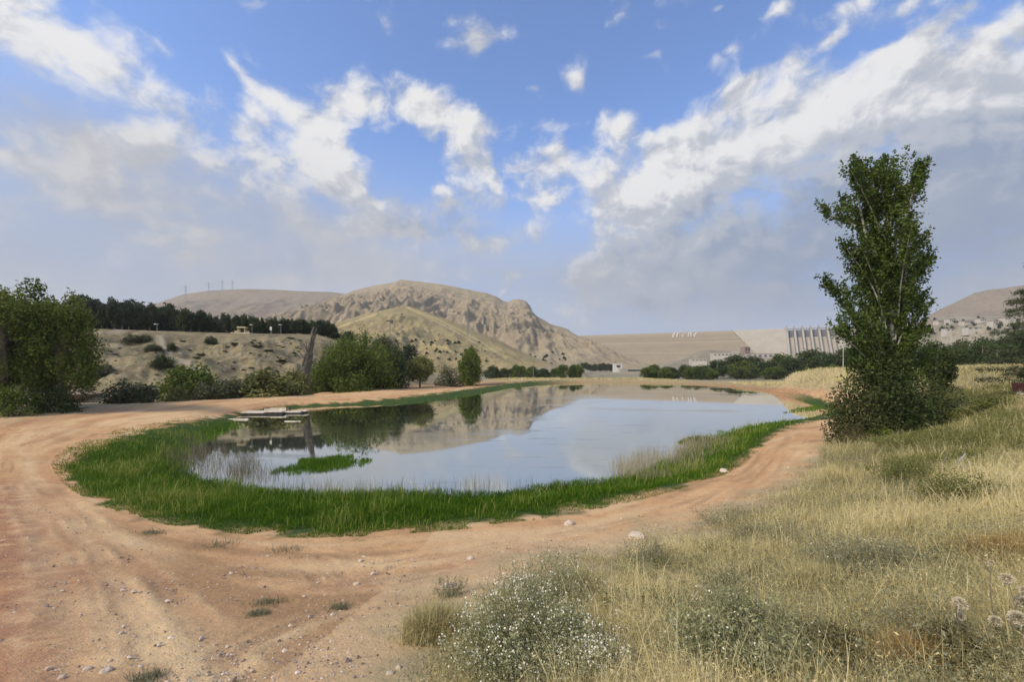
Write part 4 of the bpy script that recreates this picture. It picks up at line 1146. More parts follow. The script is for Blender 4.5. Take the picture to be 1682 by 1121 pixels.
for k, (px, b, tpy, wp) in enumerate([(1541, 531, 526, 8), (1560, 530, 523, 10), (1585, 532, 527, 12), (1610, 529, 522, 9), (1632, 533, 526, 12), (1650, 527, 521, 8), (1560, 545, 539, 20), (1598, 542, 537, 26)]):
    lab = ['leftmost little house on the terrace below the right hill', 'little house second from the left along the terrace top', 'wide low house in the middle of the terrace row', 'small tall house on the terrace rim above the tree belt', 'house nearest the pine on the terrace', 'tiny house on the terrace rim beside the pine', 'pale low shed under the terrace, close above the tree belt left end', 'long pale wall like shed under the terrace above the tree belt'][k]
    x, Y, z = Z_terr(px, b)
    building('terrace_house', lab, px, b, b - (b - tpy) * .7, wp, Y, 'plaster', 6, 1, 3, roofmat='rockdark')
tproto = [sp('terrace_bush', 2.0, 3.0, 'forest', 500, .3, seed=65)]
for k in range(60):
    px = rr.uniform(1512, 1675); py = rr.uniform(522, 552)
    x, Y, z = Z_terr(px, py)
    o = tproto[0] if k == 0 else copy_tree(tproto[0])
    hh = rr.uniform(1.5, 4) / F_ * Y
    o.location = (x, Y, z - .2); o.scale = (hh / 2, hh / 2, hh / 2)
    tag(o, 'dark bush dotted on the pale terrace below the right hill', 'bush', 'bushes on the terrace')
for k in range(70):
    px = rr.uniform(640, 930); py = rr.uniform(556, 600)
    if py < 556 + max(0, (px - 760)) * .2: py += 18
    x, Y, z = Z_gold(px, py) if px < 800 else Z_mtn(px, py)
    o = copy_tree(tproto[0])
    hh = rr.uniform(2.0, 5) / F_ * Y
    o.location = (x, Y, z - .2); o.scale = (hh / 2.2, hh / 2.2, hh / 2.6)
    tag(o, 'dark bush scattered on the lower slope of the golden hill and mountain', 'bush', 'bushes on the lower slopes')

# ------------------------------------------------------------------ pylons and poles
def pylon(label, px, base, top, zf, name='pylon', arms=3, th=.5, wr=.16):
    th *= .42
    x, Y, z = zf(px, base)
    z = CZ - (base - HY) / F_ * Y
    h = (base - top) / F_ * Y
    root = empty(name, (x, Y, z)); tag(root, label, 'pylon', None)
    b = h * wr / 2
    mb = MB()
    for sx in (-1, 1):
        for sy in (-1, 1):
            mb.tube([(sx * b, sy * b, -h * .1), (sx * b * .35, sy * b * .35, h * .65), (sx * b * .2, sy * b * .2, h)], th, 4)
    n = 6
    for i in range(n):
        z0, z1 = h * i / n, h * (i + 1) / n
        f0, f1 = (1 - .65 * min(z0 / h / .65, 1)) * b, (1 - .65 * min(z1 / h / .65, 1)) * b
        for sy in (-1, 1):
            mb.tube([(-f0, sy * f0, z0), (f1, sy * f1, z1)], th * .6, 3); mb.tube([(f0, sy * f0, z0), (-f1, sy * f1, z1)], th * .6, 3)
    mb.build('lattice_tower', M['steel'], root)
    for k in range(arms):
        mb = MB(); zz = h * (1.0 - .12 * k); L = h * (.22 if k % 2 == 0 else .26)
        mb.tube([(-L, 0, zz), (L, 0, zz)], th * .8, 4); mb.tube([(-L, 0, zz), (0, 0, zz + h * .05), (L, 0, zz)], th * .5, 3)
        for sx in (-1, 1):
            mb.tube([(sx * L * .95, 0, zz), (sx * L * .95, 0, zz - h * .05)], th * .5, 3)
        mb.build('crossarm', M['steel'], root)
    return root
pylon('lattice pylon in front of the far hill, lowest and leftmost of the pylons', 305, 497, 470, Z_far)
pylon('lattice pylon on the far hill skyline, second from the left', 343, 478.5, 465, Z_far, th=.4)
pylon('lattice pylon on the far hill skyline, third from the left', 365, 477, 462, Z_far, th=.4)
pylon('lattice pylon on the far hill skyline, rightmost of the four', 381.5, 476.5, 461, Z_far, th=.4)
pylon('slim lattice pylon on the right shoulder of the golden hill', 768, 551, 523, Z_gold, arms=1, th=.35, wr=.09)
pylon('faint lattice pylon on the slope left above the golden hill', 620, 520, 497, Z_gold, arms=2, th=.22, wr=.14)
def pole(name, label, px, base, top, Y, rad, mat='steel', parts=(), z=None, cat='pole'):
    x = (px - CX) / F_ * Y
    z = (gz(x, Y) if base is None else CZ - (base - HY) / F_ * Y) if z is None else z
    h = CZ - (top - HY) / F_ * Y - z
    root = empty(name, (x, Y, z)); tag(root, label, cat)
    mb = MB(); mb.tube([(0, 0, -.5), (0, 0, h)], [rad, rad * .7], 8); mb.build('post', M[mat], root)
    for nm, c, d, m_ in parts:
        mb = MB(); mb.box((c[0], c[1], c[2] + h), d); mb.build(nm, M[m_], root)
    return root
x_, Y_, z_ = Z_gold(640, 549)
pole('cable_mast', 'pole with a dark crosspiece in front of the golden hill, above the huge bush', 640.5, 549, 525, Y_, .45, 'steel', (('crossbeam', (0, 0, -1.2), (5.5, 1.2, 1.4), 'deadwood'), ('pulley_box', (1.6, 0, -2.6), (2.0, 1.4, 1.4), 'blackwood')), z_)
x_, Y_, z_ = Z_gold(660, 521)
pole('cable_mast', 'short pole with a box near the top of the golden hill', 660, 521, 515, Y_, .4, 'steel', (('crossbeam', (0, 0, -.6), (2.6, 1, 1.2), 'deadwood'),), z_)
x_, Y_, z_ = Z_gold(667, 509)
pole('marker_post', 'thin marker post on the very top of the golden hill', 667, 509, 499, Y_, .3, 'steel', (('cap', (0, 0, 0), (.8, .8, .5), 'white'),), z_)
def rimY(px):
    x0 = (px - CX) / F_
    return (42.5 - (90 * -.346 - 48 * .938)) / (x0 * -.346 + .938)
pole('lamp_post', 'lamp post right of the pavilion on the plateau rim', 414, None, 534, rimY(414), .09, 'steel', (('lamp_head', (0, -.2, 0), (.5, .7, .18), 'white'),), cat='lamp post')
pole('lamp_post', 'lamp post left of the pavilion on the plateau rim', 258, None, 533, rimY(258), .09, 'steel', (('lamp_head', (0, -.2, 0), (.5, .7, .18), 'white'),), cat='lamp post')
pole('lamp_post', 'lamp post nearest the dead trunk on the plateau rim', 461.5, None, 534, rimY(461), .08, 'steel', (('lamp_head', (0, -.2, 0), (.5, .7, .18), 'white'),), cat='lamp post')
pole('marker_sign', 'small white marker board on the plateau rim between two lamp posts', 445.5, None, 538, rimY(445), .12, 'steel', (('board', (0, -.16, -.3), (.5, .08, .9), 'white'),), cat='sign')
pole('pale_pole', 'tall pale pole among the trees left of the poplar', 1385, None, 564, 120, .11, 'plaster', (('cap', (0, 0, .05), (.5, .5, .25), 'white'),))
pole('pale_pole', 'pale pole above the tree belt right of the poplar', 1562, None, 545, 128, .14, 'plaster', (('cap', (0, 0, .05), (.5, .5, .25), 'white'),))
pole('pale_pole', 'slim pole among the bushes at the mountain foot left of the white building', 876, None, 592, 175, .14, 'steel', (('cap', (0, 0, .05), (.4, .4, .2), 'steel'),))

# pavilion on the rim
def build_pavilion():
    px = 398; Y = rimY(px) - .5; x = (px - CX) / F_ * Y; z = gz(x, Y)
    root = empty('pavilion', (x, Y, z), .25); root.scale = (.62, .62, .62); tag(root, 'small ochre pavilion on a pale plinth on the plateau rim', 'pavilion')
    mb = MB(); mb.box((0, 0, -.1), (4.6, 3.2, .8)); mb.box((0, -.9, .05), (6.6, 2.6, .35)); mb.build('plinth', M['wood'], root)
    for sx in (-1, 1):
        for sy in (-1, 1):
            mb = MB(); mb.box((sx * 1.1, sy * .9, 1.2), (.4, .4, 1.9)); mb.build('post', M['ochre'], root)
    mb = MB(); mb.box((0, 0, 2.35), (3.4, 2.8, .5), taper=.8); mb.build('roof', M['ochre'], root)
    mb = MB(); mb.box((1.9, -.6, .65), (1.5, .12, .8)); mb.box((-1.9, -.6, .65), (1.2, .12, .8)); mb.build('railing', M['ochre'], root)
build_pavilion()

# dead trunk
def build_dead_trunk():
    Y = 67.0; r = np.random.default_rng(15)
    b = np.array(Q(499, 640, Y)); z = gz(b[0], Y)
    root = empty('dead_trunk', (b[0], Y, z)); tag(root, 'tall bare dead tree trunk leaning right against the slope, left of the huge bush', 'dead tree')
    pts = np.array([Q(p[0], p[1], Y) for p in [(498, 652), (499, 630), (502, 606), (506, 580), (511, 557), (516, 538)]]) - np.array([b[0], Y, z])
    t = np.linspace(0, 1, 22); k = np.linspace(0, 1, 6)
    pp = np.stack([np.interp(t, k, pts[:, c]) for c in range(3)], 1) + r.normal(size=(22, 3)) * .05
    mb = MB(); mb.tube(pp, (.78 - .68 * t) * (1 + .22 * r.normal(size=22)), 9)
    for k_ in range(16):
        i_ = r.integers(0, 16); o_ = r.normal(size=3) * np.array([.6, .5, .3]) * (1 - t[i_])
        mb.tube(pp[i_:i_ + 6] + o_, (.35 - .3 * np.linspace(0, 1, 6)) * (1.1 - t[i_]), 6)
    mb.tube(pp[9:] + np.array([.35, .1, -.2]), .30 * (1 - np.linspace(0, 1, 13) * .7), 6)
    mb.build('trunk', M['deadwood'], root, True)
    for k in range(7):
        i = r.integers(5, 19); mb = MB(); d = r.normal(size=3); d[2] = abs(d[2]); d /= np.linalg.norm(d)
        mb.tube([pp[i], pp[i] + d * .9, pp[i] + d * 1.5 + np.array([0, 0, .4])], [.14, .09, .03], 5); mb.build('branch_stub', M['deadwood'], root, True)
build_dead_trunk()

# ------------------------------------------------------------------ raft
def build_raft():
    x, Y, _ = P(450, 680, 0)
    root = empty('raft', (x, Y, 0), R(4)); root.scale = (.9, .9, .8); tag(root, 'old pale plank raft with a black hull floating at the far left shore', 'raft')
    mb = MB(); mb.box((-1.0, 0, .06), (4.6, 2.0, .26), taper=1.04); mb.box((2.1, .5, .04), (2.2, 1.6, .20)); mb.build('hull', M['blackwood'], root)
    for k, (cx, cy, w_, d_, z_, rz) in enumerate([(-1.9, 0, 2.6, 2.1, .24, .06), (.1, .1, 2.2, 1.9, .30, -.08), (1.9, .5, 2.3, 1.6, .20, .10), (2.9, .7, 1.2, 1.1, .26, .25)]):
        mb = MB(); npl = 7
        for i in range(npl):
            mb.box((cx, cy - d_ / 2 + (i + .5) * d_ / npl, z_ + .03 * (i % 3)), (w_ * (1 - .05 * (i % 2)), d_ / npl - .03, .07), rz * (1 if i % 2 else -1) * .4)
        mb.build('deck', M['wood'], root)
    for cx, cy, h in ((1.15, .6, .45), (1.5, .6, .5), (-1.5, .8, .3)):
        mb = MB(); mb.box((cx, cy, .3 + h / 2), (.10, .10, h)); mb.build('post', M['blackwood'], root)
    mb = MB(); mb.box((.2, .8, .52), (1.9, .12, .25)); mb.box((-.9, .7, .46), (.9, .3, .16), .2); mb.build('rail', M['wood'], root)
    x, Y, _ = P(392, 690, 0)
    o = MB().box((0, 0, .04), (1.7, .28, .10), .05).box((.5, .1, .07), (.5, .2, .06), .3).build('floating_plank', M['wood'], None, False, (x, Y, 0))
    tag(o, 'pale plank floating left of the raft', 'plank')
    x, Y, _ = P(478, 693, 0)
    o = MB().box((0, 0, .02), (1.1, .18, .06), -.05).box((.6, .06, .03), (.4, .12, .05), .2).build('floating_plank', M['wood'], None, False, (x, Y, 0))
    tag(o, 'thin pale plank floating in front of the raft right end', 'plank')
build_raft()

# grey spoil bank behind the track, left
def stone_mesh(seed, n=2, rough=.28):
    import bmesh
    bm = bmesh.new(); bmesh.ops.create_icosphere(bm, subdivisions=n, radius=1.0)
    r = np.random.default_rng(seed); o = r.uniform(0, 50, 3)
    for v in bm.verts:
        c = v.co
        k = 1 + rough * float(perlin(c.x * 1.3 + o[0] + c.z, c.y * 1.3 + o[1] - c.z * .7)) + .12 * float(perlin(c.x * 4 + o[2], c.y * 4 + c.z * 3))
        k = max(.6, k); v.co = c * k
        v.co.z *= .62
    me = bpy.data.meshes.new('stone'); bm.to_mesh(me); bm.free()
    return me
def stone(name, label, px, py, wpx, mat='rock', seed=1, group=None, flat=1.0, n=2):
    x, y, z = sight(px, py)
    w_ = wpx / F_ * y / 2
    me = stone_mesh(seed, n); me.materials.append(M[mat])
    o = bpy.data.objects.new(name, me); COL.objects.link(o)
    o.location = (x, y, z + w_ * .08 * flat); o.scale = (w_, w_ * random.uniform(.7, 1.1), w_ * flat); o.rotation_euler = (0, 0, random.uniform(0, 6))
    tag(o, label, 'stone', group); return o
stone('rock_slab', 'long grey slab edge on the spoil bank behind the left track', 128, 652, 70, 'rockdark', 3, None, .45, 3)
for k, a in enumerate([('pale stone, largest on the right track, near the straw grass', 1045, 884, 26), ('flat pale stone at the grass edge beside the right track', 935, 863, 20), ('pale stone at the outer edge of the wet grass on the right', 1190, 776, 14),
      ('round pale stone in the middle of the track, below the wet grass', 773, 919, 13), ('pale stone at the top end of the diagonal rut', 613, 945, 11), ('pale stone just left of the top of the diagonal rut', 585, 962, 11),
      ('upper stone of the pair under the wet grass near the middle', 598, 917, 7), ('lower stone of the pair under the wet grass near the middle', 592, 923, 8), ('big pale stone at the bottom left of the photo', 174, 1105, 18),
      ('oval stone left of the big pale stone at the bottom left', 143, 1102, 13), ('stone at the bottom left corner group, lowest one', 102, 1114, 12), ('small tan stone above the bottom left group', 80, 1101, 9),
      ('pale stone at the straw grass tip beside the flowering shrub', 735, 966, 22), ('pale flat stone behind the flowering shrub', 868, 952, 15), ('white stone at the foot of the straw clump', 641, 1108, 14), ('white stone beside the straw clump foot, right one', 655, 1100, 12), ('pale stone alone on the open dirt left', 199, 1043, 9), ('stone alone right on the open dirt', 374, 1064, 8)]):
    stone('stone', a[0], a[1], a[2], a[3], 'rock', 20 + k)
rs = random.Random(3)
zones = [(570, 690, 960, 1100, 30), (100, 300, 1060, 1115, 12), (760, 900, 915, 960, 12), (880, 1010, 895, 920, 10), (1240, 1400, 740, 860, 14), (470, 600, 1050, 1115, 22)]
for x0, x1, y0, y1, cnt in zones:
    for k in range(cnt):
        px, py = rs.uniform(x0, x1), rs.uniform(y0, y1)
        stone('small_stone', 'small stone among the loose stones scattered on the dirt track', px, py, rs.choice([2.5, 3, 3, 4, 5]), rs.choice(['rock', 'rock', 'rockdark']), 60 + k % 9, 'loose stones scattered on the dirt track', 1.0, 1)
def build_gravel():
    N = 20000; r = np.random.default_rng(8)
    px = r.uniform(-60, 1330, N); Y = np.exp(r.uniform(math.log(2.6), math.log(13), N)); x = (px - CX) / F_ * Y
    z = ground_z(x, Y); qx, qy = to_px(x, Y, z)
    d = poly_sd(qx, qy, DIRT_PX); g = poly_sd(qx, qy, RING_PX)
    nz = fbm(x / 1.4, Y / 1.4, 3)
    k = (d < 8) & (g > 4) & (nz + r.uniform(-.5, .3, N) > 0.0)
    x, Y, z = x[k], Y[k], z[k]; n = len(x)
    s = r.lognormal(math.log(.008), .5, n) * (1 + Y * .03)
    octv = np.array([(1, 0, 0), (0, 1, 0), (-1, 0, 0), (0, -1, 0), (0, 0, .7), (0, 0, -.7)], float)
    octf = np.array([(0, 1, 4), (1, 2, 4), (2, 3, 4), (3, 0, 4), (1, 0, 5), (2, 1, 5), (3, 2, 5), (0, 3, 5)])
    v = octv[None] * s[:, None, None] * r.uniform(.6, 1.3, (n, 6, 1)) + np.stack([x, Y, z + s * .25], -1)[:, None, :]
    f = octf[None] + (np.arange(n) * 6)[:, None, None]
    mb = MB(); mb.add(v.reshape(-1, 3), f.reshape(-1, 3), np.repeat(r.uniform(0, 1, n), 6))
    m = mat_leaf('gravel_stone', (.20, .135, .10), (.60, .50, .42), 0.0, .9)
    tag(mb.build('gravel', m), kind='stuff')
build_gravel()

# red vehicle at the right edge
def build_cart():
    Y = 24.0; x = (1694 - CX) / F_ * Y; z = CZ - (648 - HY) / F_ * Y
    z = min(z, 4.2)
    z = gz(x, Y)
    root = empty('trailer', (x, Y, z)); tag(root, 'dark red trailer barely entering at the right edge of the photo', 'trailer')
    zt = CZ - (629 - HY) / F_ * Y - z
    mb = MB(); mb.box((1.4, 0, zt - .28), (3.1, 1.5, .5), taper=1.05); mb.build('body', M['redpaint'], root)
    mb = MB(); mb.box((1.4, 0, zt - .60), (2.9, 1.2, .10)); mb.tube([(-.1, 0, zt - .6), (-.55, 0, zt - .65)], .04, 6); mb.build('chassis', M['white'], root)
    for sy in (-1, 1):
        mb = MB(); a = np.linspace(0, 2 * np.pi, 17)[:-1]
        rad = max(.25, (zt - .4) / 2)
        ring = np.stack([1.2 + np.cos(a) * rad, np.full(16, sy * .68), rad + np.sin(a) * rad], 1)
        mb.tube(np.vstack([ring, ring[:1]]), .09, 6)
        mb.tube([(1.2, sy * .6, rad), (1.2, sy * .76, rad)], rad * .55, 10); mb.build('wheel', M['rubber'], root)
build_cart()

# ------------------------------------------------------------------ grasses
def mat_grass(name, stops, trans=.25):
    m, t, out = new_mat(name)
    rp = t.new('ShaderNodeValToRGB'); e = rp.color_ramp.elements
    e[0].position, e[0].color = stops[0][0], (*stops[0][1], 1); e[1].position, e[1].color = stops[-1][0], (*stops[-1][1], 1)
    for p_, c_ in stops[1:-1]:
        q = e.new(p_); q.color = (*c_, 1)
    t.l.new(t.attr('tint'), rp.inputs[0])
    d = t.new('ShaderNodeBsdfPrincipled'); t.l.new(rp.outputs[0], d.inputs['Base Color']); d.inputs['Roughness'].default_value = .7; d.inputs['Specular IOR Level'].default_value = .1
    tr = t.new('ShaderNodeBsdfTranslucent'); t.l.new(rp.outputs[0], tr.inputs[0])
    mx = t.new('ShaderNodeMixShader'); mx.inputs[0].default_value = trans
    t.l.new(d.outputs[0], mx.inputs[1]); t.l.new(tr.outputs[0], mx.inputs[2]); t.l.new(mx.outputs[0], out.inputs[0])
    return m
M['wetgrass'] = mat_grass('wet_grass', [(0, (.028, .066, .004)), (.45, (.072, .150, .008)), (.75, (.145, .220, .022)), (1, (.30, .30, .08))], .3)
M['drygrass'] = mat_grass('dry_grass', [(0, (.24, .18, .095)), (.25, (.27, .26, .125)), (.5, (.44, .385, .185)), (.75, (.64, .53, .245)), (1, (.74, .64, .38))], .25)
M['reed'] = mat_grass('dry_reed', [(0, (.10, .085, .05)), (1, (.36, .31, .20))], .2)

def wet_grass():
    r = np.random.default_rng(41); N = 620000
    px = r.uniform(70, 1420, N); py = 622 + (915 - 622) * r.uniform(0, 1, N) ** 1.0
    zz = .45
    Y = (CZ - zz) * F_ / (py - HY); x = (px - CX) / F_ * Y
    ring = poly_sd(px, py, RING_PX[::2])
    k = (ring < 3); x, Y, px, py, ring = x[k], Y[k], px[k], py[k], ring[k]
    sh = poly_sd(x, Y, SHORE[::2])
    wig = fbm(x / 1.6, Y / 1.6, 3)
    psc = F_ / Y
    k = (sh > -.55 + 1.1 * wig) & (ring / psc < .12 + 1.0 * wig + .35 * fbm(x / .5, Y / .5, 2))
    k &= r.uniform(0, 1, len(x)) < .62 * (1 - .85 * sstep(px, 870, 960) * sstep(Y, 55, 75))
    x, Y, px, ring, sh, psc = x[k], Y[k], px[k], ring[k], sh[k], psc[k]
    z = ground_z(x, Y)
    n = len(x)
    p1 = fbm(x / 3.0, Y / 3.0, 3); p2 = fbm(x / .7, Y / .7, 2)
    edge = sstep(-ring / psc, 0, 1.2)
    h = (.26 + .17 * p1 + .13 * p2) * r.uniform(.5, 1.25, n) * (.30 + .70 * edge)
    stalk = r.uniform(0, 1, n) < .012 * (1 + 3 * (p1 > .1)); h = np.where(stalk, h * 1.7 + .1, h)
    left = sstep(px, 520, 250) * sstep(sh, 9, 2)
    right = sstep(px, 950, 1150)
    tint = np.clip(.36 + .42 * p1 + .26 * p2 + .22 * left + .22 * right * sstep(edge, .3, 1) + r.normal(0, .14, n), 0, 1)
    tint = np.where(stalk, np.clip(tint + .5, 0, 1), tint)
    h = np.maximum(h, .06)
    mb = MB(); mb.blades(np.stack([x, Y, z - .03], 1), h, np.maximum(.010, Y * .0010) * r.uniform(.8, 1.5, n), .55, tint, r)
    tag(mb.build('wet_grass', M['wetgrass']), kind='stuff')
    # green islets in the water
    mb = MB()
    for (cx, cy, rx, ry, cnt) in [(528, 763, 76, 15, 6500), (1140, 724, 26, 5, 1600), (330, 706, 70, 14, 4200), (1330, 672, 40, 4, 900)]:
        a = r.uniform(0, 6.283, cnt); q = np.sqrt(r.uniform(0, 1, cnt))
        ipx = cx + rx * q * np.cos(a) * (1 + .2 * np.sin(3 * a)); ipy = cy + ry * q * np.sin(a) * (1 + .2 * np.cos(2 * a)) - .12 * (ipx - cx)
        Yi = CZ * F_ / (ipy - HY); xi = (ipx - CX) / F_ * Yi
        kk = fbm(xi / .9 + 3, Yi / .9, 3) * 1.3 + .75 - q > r.uniform(-.2, .2, cnt)
        xi, Yi, q, cnt = xi[kk], Yi[kk], q[kk], int(kk.sum())
        mb.blades(np.stack([xi, Yi, np.full(cnt, -.03)], 1), .34 * r.uniform(.4, 1.3, cnt) * (1 - .5 * q), np.maximum(.012, Yi * .0011), .5, np.clip(.45 + .2 * fbm(xi, Yi, 2) + r.normal(0, .12, cnt), 0, 1), r)
    tag(mb.build('water_grass', M['wetgrass']), kind='stuff')
    # thin dry reeds standing in the shallows
    mb = MB()
    for (cx, cy, rx, ry, cnt) in [(350, 762, 80, 30, 2100), (300, 745, 40, 26, 900), (420, 780, 40, 14, 500), (1080, 772, 80, 26, 4200), (1165, 738, 60, 18, 3600), (800, 806, 240, 8, 600), (560, 806, 120, 7, 300)]:
        a = r.uniform(0, 6.283, cnt); q = np.sqrt(r.uniform(0, 1, cnt))
        ipx = cx + rx * q * np.cos(a); ipy = cy + ry * q * np.sin(a)
        Yi = CZ * F_ / (ipy - HY); xi = (ipx - CX) / F_ * Yi
        k = fbm(xi / 1.1 + 4, Yi / 1.1, 2) > r.uniform(-.35, .25, cnt)
        xi, Yi = xi[k], Yi[k]; c2 = len(xi)
        mb.blades(np.stack([xi, Yi, np.full(c2, -.03)], 1), r.uniform(.25, .75, c2), np.maximum(.006, Yi * .0005), .4, np.clip(.22 + .75 * (ipx[k] > 900) + r.normal(0, .2, c2), 0, 1), r)
    tag(mb.build('reeds', M['reed']), kind='stuff')
wet_grass()

M['greenweed'] = mat_grass('green_weed_leaf', [(0, (.050, .070, .016)), (.5, (.150, .165, .045)), (1, (.330, .310, .110))], .3)
def dry_grass():
    r = np.random.default_rng(43); N = 520000
    px = r.uniform(540, 2000, N); Y = np.exp(r.uniform(math.log(1.5), math.log(50), N)); x = (px - CX) / F_ * Y
    z = ground_z(x, Y); qx, qy = to_px(x, Y, z)
    k = (qy < 1250)
    x, Y, z, qx, qy = x[k], Y[k], z[k], qx[k], qy[k]
    psc = F_ / Y
    wig = fbm(x / 1.2, Y / 1.2, 3)
    d = poly_sd(qx, qy, DIRT_PX) / psc + .55 * wig
    k = (d > .15) & (r.uniform(0, 1, len(x)) < sstep(d, 0, .9) + .10)
    x, Y, z, d = x[k], Y[k], z[k], d[k]; n = len(x)
    p1 = fbm(x / 1.9 + 7, Y / 1.9, 3); p2 = fbm(x / .5, Y / .5, 3); p3 = fbm(x / 5 + 2, Y / 5, 2)
    keep = r.uniform(0, 1, n) < np.clip(.80 + 1.1 * p2 + .4 * p1, .12, 1)
    x, Y, z, d, p1, p2, p3 = [a[keep] for a in (x, Y, z, d, p1, p2, p3)]; n = len(x)
    tint = np.clip(.50 + .55 * p1 + .22 * p2 + .25 * p3 - .15 * sstep(Y, 8, 20) + r.normal(0, .17, n), 0, 1)
    h = (.140 + .09 * p1 + .06 * p2 + .010 * np.minimum(Y, 20)) * r.lognormal(0, .35, n) * sstep(d, -.3, 1.0)
    tall = r.uniform(0, 1, n) < .03; h = np.where(tall, h * 1.9, h); tint = np.where(tall, np.clip(tint + .25, 0, 1), tint)
    mb = MB(); mb.blades(np.stack([x, Y, z - .015], 1), np.clip(h, .04, .8), np.maximum(.0028, Y * .00085) * r.uniform(.7, 1.4, n), .95, tint, r)
    N2 = 90000; px2 = r.uniform(800, 1760, N2); Y2 = np.exp(r.uniform(math.log(42), math.log(160), N2)); x2 = (px2 - CX) / F_ * Y2; z2 = ground_z(x2, Y2)
    qx2, qy2 = to_px(x2, Y2, z2); k2 = (poly_sd(qx2, qy2, DIRT_PX) > 1) & (poly_sd(x2, Y2, SHORE[::2]) > 2) & (z2 > .5)
    x2, Y2, z2 = x2[k2], Y2[k2], z2[k2]; c2 = len(x2)
    mb.blades(np.stack([x2, Y2, z2 - .03], 1), r.uniform(.2, .55, c2), Y2 * .0011, .7, np.clip(.62 + .4 * fbm(x2 / 6, Y2 / 6, 3) + r.normal(0, .15, c2), 0, 1), r)
    tag(mb.build('dry_grass', M['drygrass']), kind='stuff')
    # small leaves and crumbs of weeds between the straw
    k = r.uniform(0, 1, n) < .75 * sstep(-p1 + .5 * p2, -.3, .3) + .08
    xx, yy, zz = x[k], Y[k], z[k]; c = len(xx)
    mb = MB(); mb.leaves(np.stack([xx + r.normal(0, .03, c), yy + r.normal(0, .03, c), zz + np.abs(r.normal(0, .11, c)) * (1 + yy * .03)], 1), (.008 + .0011 * yy) * r.uniform(.6, 1.4, c), r.uniform(0, 1, c), up=.3, aspect=.4, r=r)
    tag(mb.build('weeds', M['sage']), kind='stuff')
    k = r.uniform(0, 1, n) < .22
    xx, yy, zz, hh = x[k], Y[k], z[k], h[k]; c = len(xx)
    mb = MB(); mb.leaves(np.stack([xx + r.normal(0, .03, c), yy + r.normal(0, .03, c), zz + hh * r.uniform(.6, 1.05, c)], 1), (.007 + .0009 * yy) * r.uniform(.6, 1.5, c), np.clip(tint[k] + .2, 0, 1), up=1.2, aspect=.28, r=r)
    tag(mb.build('seed_heads', M['drygrass']), kind='stuff')
    # greener growth below and right of the tall poplar
    N3 = 90000; px3 = r.uniform(1400, 1720, N3); Y3 = np.exp(r.uniform(math.log(9), math.log(34), N3)); x3 = (px3 - CX) / F_ * Y3; z3 = ground_z(x3, Y3)
    qx3, qy3 = to_px(x3, Y3, z3); g3 = fbm(x3 / 2.2 + 31, Y3 / 2.2, 3)
    k3 = (poly_sd(qx3, qy3, DIRT_PX) > 4) & (g3 * 1.6 + .45 - 1.3 * sstep(qy3, 730, 830) - 1.2 * sstep(qx3, 1480, 1400) - .6 * sstep(qx3, 1600, 1700) > r.uniform(-.3, .5, N3))
    x3, Y3, z3, g3 = x3[k3], Y3[k3], z3[k3], g3[k3]; c3 = len(x3)
    mb = MB(); mb.blades(np.stack([x3, Y3, z3 - .02], 1), r.uniform(.15, .50, c3) * (1 + g3), Y3 * .0011, .6, np.clip(.55 + .35 * fbm(x3, Y3, 2) + r.normal(0, .15, c3), 0, 1), r)
    hq = r.uniform(0, .45, c3)
    mb.leaves(np.stack([x3, Y3, z3 + hq], 1), .0018 * Y3 * r.uniform(.6, 1.3, c3), r.uniform(.35, 1, c3), aspect=.4, r=r)
    tag(mb.build('green_weeds', M['greenweed']), kind='stuff')
    # tufts of grass out on the dirt
    mb = MB()
    for (tx, ty, w_) in [(440, 992, 26), (425, 1010, 16), (245, 1117, 26), (470, 905, 30), (250, 877, 20), (360, 898, 30), (560, 1000, 18)]:
        x0, y0, z0 = sight(tx, ty); s_ = w_ / F_ * y0; cnt = 260
        xa = x0 + r.normal(0, s_ * .5, cnt); ya = y0 + r.normal(0, s_ * .5, cnt)
        mb.blades(np.stack([xa, ya, ground_z(xa, ya) - .01], 1), r.uniform(.03, .09, cnt) * (1 + y0 * .03), .004 + .0005 * y0, .8, np.clip(r.normal(.45, .2, cnt), 0, 1), r)
    tag(mb.build('track_grass', M['sage']), kind='stuff')
dry_grass()

